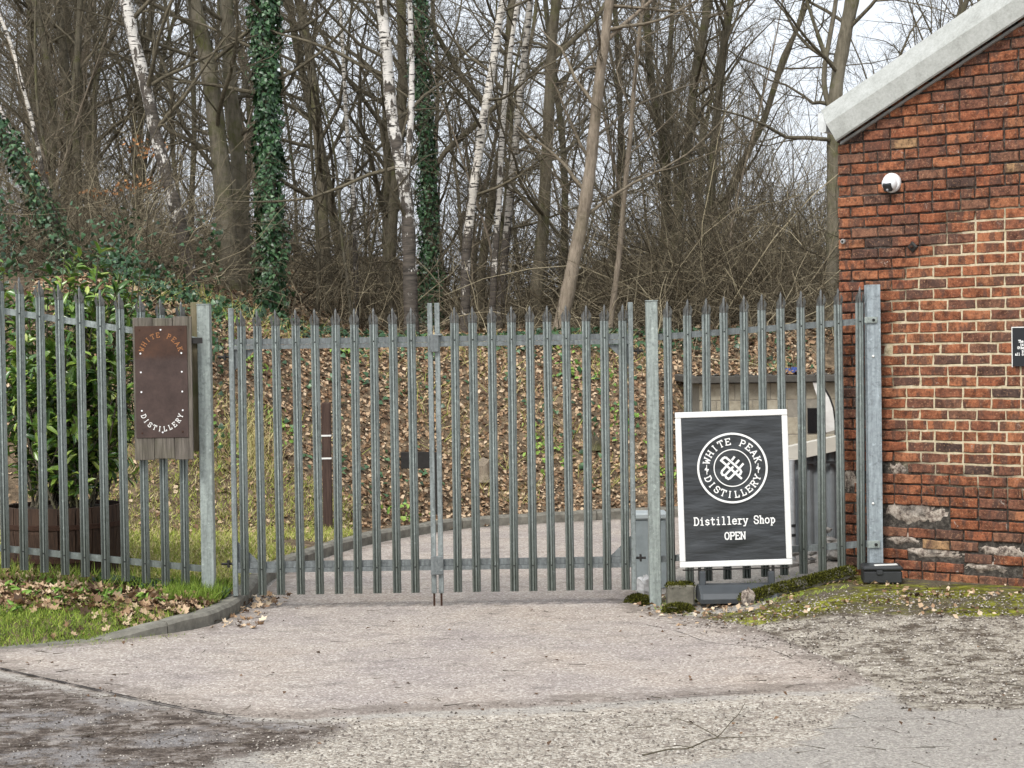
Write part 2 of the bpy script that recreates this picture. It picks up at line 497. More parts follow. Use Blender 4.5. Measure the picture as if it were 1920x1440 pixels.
# driveway slab, a sheet just above the ground
def grid_in_poly(poly, step, x0, x1, y0, y1):
    X, Yg = np.meshgrid(np.arange(x0, x1, step), np.arange(y0, y1, step), indexing='ij')
    return X, Yg, sd_poly(X, Yg, poly)
X, Yg, D = grid_in_poly(DRIVE, .045, -5.5, 4.6, -6.0, 8.2)
nX, nY = X.shape
inside = (D > np.where(Yg < -.3, -.42, .02)) & (sd_poly(X, Yg, VERGE) < -.0)
cellok = inside[:-1, :-1] & inside[1:, :-1] & inside[1:, 1:] & inside[:-1, 1:]
ii = (np.arange(nX - 1)[:, None] * nY + np.arange(nY - 1)[None, :])[cellok]
q = np.stack([ii, ii + nY, ii + nY + 1, ii + 1], 1)
zz = H(X, Yg) + .0045 - np.where(Yg < -.3, .022 * smooth(-.26, -.40, D), 0) + .016 * smooth(-.02, .06, D) * (Yg < 0)
used = np.unique(q); remap = np.full(nX * nY, -1); remap[used] = np.arange(len(used))
dv_verts = np.stack([X, Yg, zz], -1).reshape(-1, 3)[used]
def soft2(poly, w): return smooth(-w, w, sd_poly(X, Yg, poly)).reshape(-1)[used]
d_at = D.reshape(-1)[used]
yu = Yg.reshape(-1)[used]
slab = np.where(yu < -.3, smooth(-.16, .16, d_at), 1)
m, nt, b = new_mat('driveway_aggregate', .92, 0, .2)
gcol, ghgt, n_gm, _ = ground_colour(nt)
v = coords(nt)
n_f = noise(nt, v, 55, 3, .75); n_m = noise(nt, nd(nt, 'Mapping', Vector=v, Scale=(1, 1.5, 1)).outputs[0], 3.0, 6, .72); n_l = noise(nt, v, .75, 3, .6)
vor = nd(nt, 'TexVoronoi', Vector=v, Scale=75)
chip = nd(nt, 'SeparateColor', i0=vor.outputs['Color']).outputs[0]
c = ramp(nt, n_f, [(.3, (.23, .196, .172)), (.5, (.365, .318, .283)), (.7, (.45, .40, .36))])
c = mix(nt, .55, c, ramp(nt, chip, [(0, (.19, .160, .138)), (.5, (.37, .32, .285)), (.80, (.44, .395, .35)), (1, (.80, .75, .67))]))
c = mix(nt, .8, c, ramp(nt, n_m, [(.32, .62), (.47, 1), (.7, 1.1)]), 'MULTIPLY')
c = mix(nt, .8, c, ramp(nt, n_l, [(.35, (.84, .84, .88)), (.5, (1, 1, 1)), (.68, (1.03, .99, .94))]), 'MULTIPLY')
e = mth(nt, 'ADD', mth(nt, 'MULTIPLY', attr(nt, 'edge'), .30), n_m)
c = mix(nt, ramp(nt, e, [(.66, 0), (.80, .7)]), c, ramp(nt, n_f, [(.3, (.09, .075, .062)), (.7, (.24, .20, .17))]))
fac = ramp(nt, mth(nt, 'ADD', mth(nt, 'MULTIPLY', attr(nt, 'slab'), .8), mth(nt, 'MULTIPLY', n_gm, .4)), [(.54, 0), (.66, 1)])
col(nt, b, mix(nt, fac, gcol, c))
bump(nt, b, mth(nt, 'ADD', n_f, mth(nt, 'MULTIPLY', vor.outputs['Distance'], -.6)), .5, .012)
drive = struct(link('driveway', mesh_np('driveway', dv_verts, remap[q], attrs=dict(edge=smooth(.5, .0, d_at) , slab=slab, mud=soft2(mud, .45), gravel=soft2(gravel, .35), rubble=soft2(rubble, .35), moss=soft2(moss, .3), verge=yu * 0), smooth=True, mats=[m])))
def ground_strip(name, pts, w, mat, parent, z=.0235):
    c_ = catmull(np.array([G(a, b_)[:2] for a, b_ in pts]), 10)
    t_ = np.gradient(c_, axis=0); t_ /= np.linalg.norm(t_, axis=1)[:, None]; n_ = np.stack([-t_[:, 1], t_[:, 0]], -1)
    ww = w * (.55 + .45 * np.sin(np.arange(len(c_)) * 1.7) * np.sin(np.arange(len(c_)) * .53 + 1)) * np.clip(np.minimum(np.arange(len(c_)), np.arange(len(c_))[::-1]) / 6, .1, 1)
    A, B = c_ + n_ * ww[:, None], c_ - n_ * ww[:, None]
    v_ = np.concatenate([np.column_stack([A, H(A[:, 0], A[:, 1]) + z]), np.column_stack([B, H(B[:, 0], B[:, 1]) + z])])
    k_ = np.arange(len(c_) - 1); L_ = len(c_)
    return link(name, mesh_np(name, v_, np.stack([k_, k_ + L_, k_ + L_ + 1, k_ + 1], 1), mats=[mat]), parent)
JOINT_AND_SHADE = m_plain('joint_dirt_and_edge_shade', (.03, .025, .022), .95, 0, .4, 30)  # dirt in joints and cracks, also the painted slab-edge shadow
ground_strip('joint_and_edge_shade', [(-40, 1249), (40, 1268), (140, 1290), (260, 1317), (400, 1344), (470, 1350)], .016, JOINT_AND_SHADE, drive)  # dark strip painted as the shadow line of the slab's front edge
ground_strip('joint_and_edge_shade', [(1100, 1329), (1200, 1318), (1340, 1307), (1480, 1299)], .007, JOINT_AND_SHADE, drive)  # fainter painted shadow line further right along the slab edge
ground_strip('joint_and_edge_shade', [(480, 1111), (700, 1107), (900, 1104), (1130, 1099)], .006, JOINT_AND_SHADE, drive, .009)
ground_strip('crack', [(1150, 1165), (1260, 1188), (1330, 1215), (1440, 1232), (1520, 1262)], .004, JOINT_AND_SHADE, drive)
ground_strip('crack', [(560, 1182), (640, 1176), (760, 1181), (850, 1175)], .0035, JOINT_AND_SHADE, drive)
ground_strip('crack', [(1560, 1330), (1640, 1352), (1750, 1348), (1840, 1372)], .004, JOINT_AND_SHADE, drive, .004)
drive['label'] = 'pinkish grey concrete driveway running under the gate'

# ------------------------------------------------------------------ kerb stones
M_KERB = m_plain('kerb_concrete', (.20, .19, .16), .95, 0, .55, 9, .5)
kerb = struct(bpy.data.objects.new('kerb', None)); COL.objects.link(kerb)
kerb['label'] = 'curved concrete kerb edging the driveway'
kl = catmull(KERB[9:-8], 8)
cum = np.concatenate([[0], np.cumsum(np.linalg.norm(np.diff(kl, axis=0), axis=1))])
def kpt(s):
    return np.array([np.interp(s, cum, kl[:, 0]), np.interp(s, cum, kl[:, 1])])
s0 = 0.0
while s0 + .9 < cum[-1]:
    if -4.2 < kpt(s0)[0] < 4.0:
        mb = MB(); ring = []
        K = 6
        for j in range(K + 1):
            s = s0 + .006 + (.888) * j / K
            p = kpt(s); t = kpt(s + .02) - kpt(s - .02); t /= np.linalg.norm(t)
            nrm = np.array([-t[1], t[0]])                     # towards the verge
            ht = .115 + random.uniform(-.006, .006) - .095 * float(smooth(-2.4, -3.1, p[0])) * (p[1] < 0)
            for off, z in ((0, -.05), (0, ht - .025), (.022, ht), (.125, ht + .003), (.125, -.05)):
                jit = random.uniform(-.0015, .0015)
                ring.append((p[0] + nrm[0] * (off + jit), p[1] + nrm[1] * (off + jit), z + jit))
        fs = [(j*5+i, j*5+5+i, j*5+5+(i+1) % 5, j*5+(i+1) % 5) for j in range(K) for i in range(5)]
        fs += [(0, 1, 2, 3, 4), tuple(K * 5 + i for i in (4, 3, 2, 1, 0))]
        mb.add(ring, fs)
        mb.build('kerb_stone', M_KERB, kerb, smooth=False)
    s0 += .9

# ------------------------------------------------------------------ palisade pales
def pale_mesh(name, hp, seed):
    r = random.Random(seed)
    fx = [-.034, -.0215, -.0095, -.0045, .0045, .0095, .0215, .034]
    fy = [.018, -.009, .013, -.004, -.004, .013, -.009, .018]
    prof = list(zip(fx, fy)) + [(x, y + .0035) for x, y in reversed(list(zip(fx, fy)))]
    mb = MB()
    zc = hp - .135
    mb.prism(prof, 0, zc)
    # central point
    cx = [(-.0105, .005), (-.0035, -.003), (.0035, -.003), (.0105, .005), (.0105, .0085), (-.0105, .0085)]
    zt = hp - .028
    n = len(cx)
    vs = [(x, y, zc) for x, y in cx] + [(x * .95, y - .004, zt) for x, y in cx] + [(0, -.002, hp)]
    fs = [(i, (i + 1) % n, n + (i + 1) % n, n + i) for i in range(n)] + [(n + i, n + (i + 1) % n, 2 * n) for i in range(n)]
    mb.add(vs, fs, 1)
    for sgn in (-1, 1):                                       # splayed side points, bent towards the street
        sp = -.030 + r.uniform(-.012, .008); so = r.uniform(.001, .006)
        A = [(.0125, .002, zc), (.034, .013, zc), (.036 + so, .004 + sp * .55, hp - .088), (.0155 + so * .5, -.004 + sp, hp - .042 + r.uniform(-.008, .006))]
        vs = [(sgn * x, y, z) for x, y, z in A] + [(sgn * x, y + .0035, z + .001) for x, y, z in A]
        fs = [(0, 1, 2, 3), (7, 6, 5, 4), (0, 4, 5, 1), (1, 5, 6, 2), (2, 6, 7, 3), (3, 7, 4, 0)]
        if sgn < 0: fs = [f[::-1] for f in fs]
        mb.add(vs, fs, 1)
    me = bpy.data.meshes.new(name)
    me.from_pydata(mb.v, [], mb.f)
    me.polygons.foreach_set('material_index', mb.m)
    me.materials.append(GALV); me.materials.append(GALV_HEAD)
    return me
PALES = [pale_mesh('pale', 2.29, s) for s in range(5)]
mb = MB(); mb.lathe([(.0065, 0), (.0065, .006), (.004, .009)], 8, axis=(0, -1, 0))
BOLT_ME = bpy.data.meshes.new('bolt'); BOLT_ME.from_pydata(mb.v, [], mb.f); BOLT_ME.materials.append(BOLT)
def put_pale(parent, x, y, z, zb, mesh=None):
    L = parent_loc(parent)
    o = link('pale', mesh or random.choice(PALES), parent, (x - L[0], y - L[1], z - L[2]))
    o.rotation_euler = (random.uniform(-.004, .004), random.uniform(-.004, .004), random.uniform(-.05, .05))
    for h in zb:
        link('bolt', BOLT_ME, o, (0, .002, h - z))
    return o
def rail(parent, p0, p1, h=.05, t=.006, lip=.045, name='rail', mat=None):
    """angle iron: upright leaf facing the street and a lip turned back"""
    p0 = np.array(p0); p1 = np.array(p1); d = p1 - p0; d /= np.linalg.norm(d)
    n = np.array([-d[1], d[0], 0]); n /= np.linalg.norm(n)
    if n[1] < 0: n = -n
    mb = MB()
    prof = [(0, -h / 2), (t, -h / 2), (t, h / 2 - t), (lip, h / 2 - t), (lip, h / 2), (0, h / 2)]
    vs = [p + n * a + np.array([0, 0, b]) for p in (p0, p1) for a, b in prof]
    k = len(prof)
    fs = [(i, (i + 1) % k, k + (i + 1) % k, k + i) for i in range(k)] + [tuple(range(k)), tuple(range(2 * k - 1, k - 1, -1))]
    mb.add(vs, fs)
    return mb.build(name, mat or GALV_RAIL, parent)
def boxpart(parent, name, lo, hi, mat, b=.004):
    mb = MB(); mb.bevbox(lo, hi, b)
    return mb.build(name, mat, parent)

# ---- fence on the verge
lf_x = [-31, 6.5, 41, 79, 118, 156, 194, 231, 269, 306, 343]          # x of the pales at mid height, photograph pixels
fence_l = thing('palisade_fence', 'grey palisade fence on the grass verge, stepping down towards the rusty sign', 'fence', (-2.6, -.1, H1(-2.6, -.1)))
tips = {0: 508}
def lf_tip(x): return 512.5 + (x - 0) * .158 - .00002 * x * x
lf_pts = []
for i, x in enumerate(lf_x):
    Y = -.40 * (375 - x) / 360
    tp = P(x - 5, lf_tip(x), Y)
    xx = P(x, 800, Y)[0]
    zr1, zr2 = P(x, lf_tip(x) + 69, Y)[2], P(x, 1029 + .1 * x, Y)[2]
    put_pale(fence_l, xx, Y - .035, tp[2] - 2.29, (zr1, zr2))
    lf_pts.append((xx, Y, zr1, zr2))
for k, nm in ((2, 'rail'), (3, 'rail')):
    a, c_ = lf_pts[0], lf_pts[-1]
    sl = (c_[k] - a[k]) / (c_[0] - a[0])
    rail(fence_l, (a[0] - .4, a[1] - .1, a[k] - .4 * sl), (-2.50, -.005, c_[k] + sl * (-2.50 - c_[0])), mat=GALV)

# ---- gate posts
def gate_post(label, px, ytop, ybot, w, Y=0.0):
    zt = P(px, ytop, Y)[2]; x = P(px, 850, Y)[0]; zb = H1(x, Y) - .15
    t = thing('gate_post', label, 'post', (x, Y, H1(x, Y)))
    mb = MB(); mb.bevbox((x - w/2, Y - w/2, zb), (x + w/2, Y + w/2, zt - .008), .006)
    mb.build('post_body', GALV_POST, t)
    mb = MB(); mb.bevbox((x - w/2 - .003, Y - w/2 - .003, zt - .0075), (x + w/2 + .003, Y + w/2 + .003, zt), .002)
    mb.build('post_cap', GALV_POST, t)
    return t, x
gp_l, gpx_l = gate_post('square galvanised gate post next to the rusty sign', 387.5, 570, 1095, .103)
gp_r, gpx_r = gate_post('square galvanised gate post next to the black pavement sign', 1225, 563, 1125, .095)

# ---- gate leaves
def gate_leaf(label, pales, hinge_px, meet_px, hinge_right):
    x0, x1 = P(hinge_px, 850, 0)[0], P(meet_px, 850, 0)[0]
    t = thing('gate_leaf', label, 'gate', ((x0 + x1) / 2, 0, 0.09))
    ztop = P(960, 573, 0)[2]; zb = P(960, 1110, 0)[2]
    zr1, zr2 = P(960, 638, 0)[2], P(960, 1057, 0)[2]
    for p in pales:
        put_pale(t, P(p, 900, -.03)[0], -.032, ztop - 2.29, (zr1 + .008, zr2 - .012))
    lo, hi = min(x0, x1), max(x0, x1)
    for z, nm in ((zr1, 'top_rail'), (zr2, 'bottom_rail')):
        a, c_ = lo + .02, hi - .02
        mb = MB()
        mb.box((a, .0, z - .005), (c_, .05, z + .042))
        mb.build(nm, GALV_RAIL, t)
        mb = MB(); mb.box((a, -.012, z - .042), (c_, .042, z - .007))
        mb.build(nm + '_lip', GALV_RAIL, t)
    w = .040
    for xx, top, nm in ((x0, 570, 'hinge_stile'), (x1, 566, 'meeting_stile')):
        zt = P(960, top, 0)[2]
        boxpart(t, nm, (xx - w/2, -.02, zb), (xx + w/2, .03, zt), GALV_STILE)
    s = 1 if x1 > x0 else -1
    for z, up in ((zr1, -1), (zr2, 1)):                      # corner gussets behind the pales
        mb = MB()
        for y in (.012,):
            a = (x0 + s * .02, y, z + up * .045); c_ = (x0 + s * .19, y, z + up * .045); d = (x0 + s * .02, y, z + up * .21)
            vs = [a, c_, d] + [(q[0], y + .006, q[2]) for q in (a, c_, d)]
            mb.add(vs, [(0, 1, 2), (5, 4, 3), (0, 3, 4, 1), (1, 4, 5, 2), (2, 5, 3, 0)])
        mb.build('gusset', GALV_RAIL, t)
    bx = x1 - s * .008
    mb = MB(); mb.tube([(x1, .005, zb + .25), (x1, .005, H1(x1, 0) + .002)], .0085, 10)
    mb.build('drop_bolt', m_rust, t)
    # hinge straps reaching to the post
    for z in (zr1 - .10, zr2 + .03):
        mb = MB()
        xe = x0 - s * (.115 if not hinge_right else .10)
        mb.tube([(x0, .03, z), (xe, .02, z)], .010, 8)
        mb.box((min(x0 - s*.05, x0 - s*.065), -.002, z - .028), (max(x0 - s*.05, x0 - s*.065), .048, z + .028))
        mb.build('hinge', BLACK_STEEL, t)
    return t, x1, zr1, zr2
m_rust = m_plain('rusty_steel', (.055, .028, .018), .85, .2, .4, 60)
gl, gl_x1, zr1, zr2 = gate_leaf('grey palisade gate leaf hinged beside the rusty sign', [455, 488, 523, 560.5, 596, 632, 668, 704, 741, 776], 437.5, 810, False)
gr, gr_x1, _, _ = gate_leaf('grey palisade gate leaf hinged beside the black pavement sign', [855.5, 890.5, 926, 961.5, 997, 1032, 1067, 1101.5, 1136.5, 1171], 1185.5, 823.5, True)
zmid = zr1
boxpart(gr, 'latch_plate', (gr_x1 - .062, -.052, zmid - .085), (gr_x1 + .012, -.034, zmid + .055), GALV_RAIL)
boxpart(gr, 'latch_plate', (gr_x1 - .080, -.050, zr2 - .075), (gr_x1 + .022, -.032, zr2 + .075), GALV_RAIL)
mb = MB(); mb.tube([(gr_x1 - .02, -.028, zmid + .05), (gr_x1 + .035, -.028, zmid + .05)], .012, 8)
mb.build('latch_bar', GALV_RAIL, gr)

# ---- fence beside the building
rf_x = [1255.5, 1290, 1325, 1361, 1397, 1432, 1468, 1504, 1540, 1576, 1612.5]
rf_tip = [563.5, 560, 558, 555, 553, 550, 547, 544.5, 541.5, 539.5, 536]
fence_r = thing('palisade_fence', 'grey palisade fence between the gate and the brick building, behind the pavement sign', 'fence', (2.0, 0, H1(2.0, 0)))
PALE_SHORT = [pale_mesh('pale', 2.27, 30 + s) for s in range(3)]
rp = []
for x, ty in zip(rf_x, rf_tip):
    zt = P(x, ty, -.03)[2]; xx = P(x, 800, -.03)[0]
    z1, z2 = P(x, ty + 67, 0)[2], P(x, 1048 - (x - 1250) * .075, 0)[2]
    put_pale(fence_r, xx, -.035, zt - 2.27, (z1, z2), random.choice(PALE_SHORT))
    rp.append((xx, z1, z2))
x_end = P(1636, 800, 0)[0]
for k in (1, 2):
    sl = (rp[-1][k] - rp[0][k]) / (rp[-1][0] - rp[0][0])
    rail(fence_r, (gpx_r + .05, 0, rp[0][k] + sl * (gpx_r + .05 - rp[0][0])), (x_end + .02, 0, rp[-1][k] + sl * (x_end + .02 - rp[-1][0])))
# end post, an I-section
mb = MB(); xw = .054; zt = P(1636, 534, -.03)[2]; zb = H1(x_end, -.06) - .1
prof = [(-xw, -.05), (xw, -.05), (xw, -.042), (.004, -.042), (.004, .042), (xw, .042), (xw, .05), (-xw, .05), (-xw, .042), (-.004, .042), (-.004, -.042), (-xw, -.042)]
mb.prism([(x_end + a, -.045 + c_) for a, c_ in prof], zb, zt)
mb.build('end_post', GALV_END, fence_r)
for k, sz in ((1, .05), (2, .06)):
    z = rp[-1][k] + .01
    boxpart(fence_r, 'rail_clamp', (x_end - .075, -.112, z - sz / 2), (x_end + .028, -.097, z + sz / 2), GALV_POST)
    mb = MB(); mb.lathe([(.012, 0), (.012, .008), (.007, .014)], 8, (x_end - .005, -.112, z), (0, -1, 0)); mb.build('clamp_bolt', BOLT, fence_r)
for py in (668, 944):
    p = P(1637, py, -.096); mb = MB(); mb.lathe([(.010, 0), (.010, .006), (.006, .012)], 8, (p[0], -.096, p[2]), (0, -1, 0)); mb.build('post_bolt', WHITE_PAINT, fence_r)

# ------------------------------------------------------------------ stroke lettering (slab serif)
GL = {
 'W': ([[(0, 1), (.24, 0), (.5, .72), (.76, 0), (1, 1)]], [(0, 1), (1, 1)]), 'H': ([[(.12, 0), (.12, 1)], [(.88, 0), (.88, 1)], [(.12, .5), (.88, .5)]], [(.12, 0), (.12, 1), (.88, 0), (.88, 1)]),
 'I': ([[(.5, 0), (.5, 1)]], [(.5, 0), (.5, 1)]), 'T': ([[(.5, 0), (.5, 1)], [(.02, .78), (.02, 1), (.98, 1), (.98, .78)]], [(.5, 0)]),
 'E': ([[(.15, 0), (.15, 1)], [(.15, 1), (.9, 1), (.9, .8)], [(.15, .52), (.66, .52)], [(.15, 0), (.92, 0), (.92, .22)]], [(.12, 0), (.12, 1)]),
 'P': ([[(.18, 0), (.18, 1)], [(.18, 1), (.7, 1), (.9, .88), (.9, .64), (.7, .5), (.18, .5)]], [(.18, 0), (.14, 1)]),
 'A': ([[(.05, 0), (.5, 1), (.95, 0)], [(.22, .34), (.78, .34)]], [(.06, 0), (.94, 0)]), 'K': ([[(.15, 0), (.15, 1)], [(.86, 1), (.2, .46)], [(.4, .6), (.9, 0)]], [(.15, 0), (.15, 1), (.84, 1), (.88, 0)]),
 'D': ([[(.15, 0), (.15, 1)], [(.12, 1), (.58, 1), (.88, .78), (.95, .5), (.88, .22), (.58, 0), (.12, 0)]], [(.12, 0), (.12, 1)]),
 'S': ([[(.9, .74), (.85, .9), (.62, 1), (.32, 1), (.12, .86), (.12, .66), (.3, .55), (.7, .46), (.9, .34), (.9, .14), (.68, 0), (.36, 0), (.15, .1), (.08, .28)]], []),
 'L': ([[(.3, 0), (.3, 1)], [(.3, 0), (.92, 0), (.92, .26)]], [(.3, 1), (.24, 0)]), 'R': ([[(.18, 0), (.18, 1)], [(.18, 1), (.68, 1), (.86, .88), (.86, .66), (.68, .53), (.18, .53)], [(.5, .53), (.9, 0)]], [(.18, 0), (.14, 1), (.9, 0)]),
 'Y': ([[(.05, 1), (.5, .45), (.95, 1)], [(.5, .45), (.5, 0)]], [(.08, 1), (.92, 1), (.5, 0)]),
 'O': ([[(.5, 1), (.2, .9), (.08, .65), (.08, .35), (.2, .1), (.5, 0), (.8, .1), (.92, .35), (.92, .65), (.8, .9), (.5, 1)]], []),
 'N': ([[(.12, 0), (.12, 1), (.86, 0), (.86, 1)]], [(.12, 0), (.08, 1), (.86, 1)]),
 'i': ([[(.25, .68), (.52, .68), (.52, 0)], [(.48, .93), (.54, .93)]], [(.52, 0), (.4, 0), (.64, 0)]), 's': ([[(.82, .56), (.5, .7), (.18, .55), (.3, .38), (.74, .3), (.84, .14), (.5, 0), (.16, .12)]], []),
 't': ([[(.42, .95), (.42, .15), (.55, 0), (.85, .08)], [(.12, .68), (.82, .68)]], []), 'l': ([[(.25, 1), (.52, 1), (.52, 0)]], [(.52, 0), (.36, 0), (.68, 0)]),
 'e': ([[(.12, .37), (.9, .37), (.82, .6), (.5, .7), (.18, .58), (.1, .35), (.2, .1), (.52, 0), (.88, .1)]], []), 'r': ([[(.1, .68), (.36, .68), (.36, 0)], [(.36, .45), (.6, .68), (.9, .62)]], [(.36, 0), (.2, 0), (.55, 0)]),
 'y': ([[(.12, .68), (.5, .05)], [(.9, .68), (.42, -.22), (.12, -.26)]], [(.14, .68), (.86, .68)]), 'h': ([[(.08, 1), (.26, 1), (.26, 0)], [(.26, .5), (.55, .7), (.78, .55), (.78, 0)]], [(.26, 0), (.78, 0)]),
 'o': ([[(.5, .7), (.2, .6), (.1, .35), (.2, .1), (.5, 0), (.8, .1), (.9, .35), (.8, .6), (.5, .7)]], []), 'p': ([[(.08, .68), (.28, .68), (.28, -.28)], [(.28, .55), (.6, .7), (.88, .5), (.88, .2), (.6, 0), (.28, .12)]], [(.28, -.28)]),
 'a': ([[(.2, .62), (.5, .7), (.78, .55), (.78, 0), (.95, 0)], [(.78, .4), (.4, .42), (.14, .25), (.25, .03), (.55, .02), (.78, .2)]], []), 'n': ([[(.08, .68), (.26, .68), (.26, 0)], [(.26, .5), (.55, .7), (.78, .55), (.78, 0)]], [(.26, 0), (.78, 0)]),
 'd': ([[(.58, 1), (.76, 1), (.76, 0), (.94, 0)], [(.76, .52), (.45, .7), (.14, .5), (.14, .2), (.42, 0), (.76, .14)]], []),
 ' ': ([], [])}
class Plate:
    """lettering and marks laid on a flat face: u to the right, v up, lifted by e along the face normal"""
    def __init__(s, org, u, v, lift):
        s.o, s.u, s.v = np.array(org, float), np.array(u, float), np.array(v, float)
        n = np.cross(s.u, s.v); s.n = n / np.linalg.norm(n)
        s.lift = lift; s.mb = MB(); s.k = 0
    def at(s, a, b, e): return s.o + s.u * a + s.v * b + s.n * e
    def seg(s, a, b, w, ext=.5, e=.0012):
        a = np.array(a, float); b = np.array(b, float); d = b - a; L = np.linalg.norm(d)
        if L < 1e-6: return
        d /= L; n = np.array([-d[1], d[0]]) * w / 2; a = a - d * w * ext; b = b + d * w * ext
        s.k += 1; top = s.lift + e + (s.k % 17) * 4e-5
        q = [a - n, b - n, b + n, a + n]
        vs = [s.at(p[0], p[1], s.lift) for p in q] + [s.at(p[0], p[1], top) for p in q]
        s.mb.add(vs, [(4, 5, 6, 7), (0, 1, 5, 4), (1, 2, 6, 5), (2, 3, 7, 6), (3, 0, 4, 7)])
    def line(s, pts, w, e=.0012):
        for a, b in zip(pts[:-1], pts[1:]): s.seg(a, b, w, .35, e)
    def ring(s, c, r, w, n=64, e=.0012):
        s.k += 1; vs = []
        for i in range(n):
            q = 2 * math.pi * i / n
            for rr, ee in ((r - w/2, 0), (r - w/2, e), (r + w/2, e), (r + w/2, 0)):
                vs.append(s.at(c[0] + rr * math.cos(q), c[1] + rr * math.sin(q), s.lift + ee))
        s.mb.add(vs, [(i*4+j, i*4+j+1, ((i+1) % n)*4+j+1, ((i+1) % n)*4+j) for i in range(n) for j in range(3)])
    def disc(s, c, r, n=10, e=.002):
        vs = [s.at(c[0], c[1], s.lift + e * 1.3)] + [s.at(c[0] + r*math.cos(2*math.pi*i/n), c[1] + r*math.sin(2*math.pi*i/n), s.lift + e) for i in range(n)]
        s.mb.add(vs, [(0, 1 + i, 1 + (i + 1) % n) for i in range(n)])
    def glyph(s, ch, f, w, serif=.17):
        strokes, serifs = GL[ch]
        for st in strokes: s.line([f(*p) for p in st], w)
        for (a, b) in serifs: s.seg(f(a - serif, b), f(a + serif, b), w * .85, .2)
    def text(s, txt, c, h, gw, w, adv):                     # centred line
        L = len(txt) * adv - (adv - gw); x = c[0] - L / 2
        for ch in txt:
            s.glyph(ch, lambda a, b, x=x: (x + a * gw, c[1] + b * h), w); x += adv
    def arc(s, txt, c, r, h, gw, w, a0, a1, inner=False):   # letters round a circle from angle a0 to a1 (degrees); inner: feet outwards
        L = len(txt)
        for i, ch in enumerate(txt):
            q = math.radians(a0 + (a1 - a0) * i / (L - 1))
            er = np.array([math.cos(q), math.sin(q)]); et = np.array([math.sin(q), -math.cos(q)])
            if inner: er, et = -er, -et
            base = np.array(c) + np.array([math.cos(q), math.sin(q)]) * r
            s.glyph(ch, lambda a, b: tuple(base + et * (a - .5) * gw + er * (b - .5) * h), w)
    def build(s, name, mat, parent): return s.mb.build(name, mat, parent)

# ------------------------------------------------------------------ rusty sign on its board
YS = -.20
sign = thing('rusty_sign', 'rusty brown metal plate sign fixed to grey planks on the palisade fence', 'sign', tuple(P(305, 862, YS)))
sx = lambda px: P(px, 730, YS)[0]
sz = lambda py: P(305, py, YS)[2]
for k, (a, c_) in enumerate(((251.5, 288.3), (289, 326.3), (327, 361.5))):
    boxpart(sign, 'plank', (sx(a), YS - .022, sz(861 + (1, -1, 1)[k])), (sx(c_), YS, sz(595 + (0, 1.5, -1)[k])), WOOD_GREY, .003)
mb = MB(); mb.bevbox((sx(350.5), .02, sz(850)), (sx(373.5), .075, sz(566)), .004); mb.build('back_batten', WOOD_POST, sign)
mb = MB(); mb.box((sx(356), -.199, sz(645)), (sx(381), -.19, sz(634))); mb.build('bracket', BLACK_STEEL, sign)
m, nt, b = new_mat('rusted_plate', .62, .35, .4)
n1 = noise(nt, coords(nt), 9, 6, .7); n2 = noise(nt, coords(nt, (40, 1, 2.0)), 1.5, 4, .6)
z = nd(nt, 'SeparateXYZ', i0=nd(nt, 'TexCoord').outputs['Object']).outputs['Z']
zt = sz(672) - P(305, 862, YS)[2]
up = ramp(nt, mth(nt, 'ADD', mth(nt, 'MULTIPLY', mth(nt, 'SUBTRACT', z, zt), 9), mth(nt, 'MULTIPLY', n2, .9)), [(.3, 0), (.75, 1)])
c1 = ramp(nt, n1, [(.3, (.045, .030, .026)), (.6, (.078, .052, .045)), (.8, (.10, .062, .050))])
c2 = ramp(nt, n1, [(.3, (.042, .024, .018)), (.6, (.078, .040, .026)), (.8, (.12, .055, .03))])
col(nt, b, mix(nt, up, c1, c2)); bump(nt, b, n1, .15, .004)
RUST_PLATE = m
mb = MB(); mb.bevbox((sx(255.5), YS - .0285, sz(820.5)), (sx(353.5), YS - .0225, sz(611)), .0015); mb.build('plate', RUST_PLATE, sign)
S = 1 / ppm(YS)
def spl(): return Plate((sx(304.5), YS - .0285, sz(715.5)), (S, 0, 0), (0, 0, S), 0.0)
RUST_LET = m_plain('rust_orange', (.36, .16, .065), .8, 0, .3, 60)
pl = spl(); pl.arc('WHITE PEAK', (0, 50), 37.5, 8.6, 6.4, 1.15, 163, 17); pl.build('lettering', RUST_LET, sign)
pl = spl(); pl.arc('DISTILLERY', (0, -52), 36.5, 8.6, 6.2, 1.3, 200, 340, True); pl.build('lettering', WHITE_PAINT, sign)
pl = spl()
for a, c_ in ((0, 97), (-38.5, 53), (38, 53), (-38.3, 18), (38.3, 18), (-38, -19), (38.5, -19), (-37.8, -54), (38.8, -54), (.5, -95)):
    pl = spl(); pl.disc((a, c_), 1.7, 10, .003); pl.build('stud', WHITE_PLASTIC, sign)
for a, c_ in ((-39.5, 97), (37.5, 97), (-37.5, -96), (38, -94)):
    pl = spl(); pl.disc((a, c_), 1.9, 8, .003); pl.build('screw', m_rust, sign)

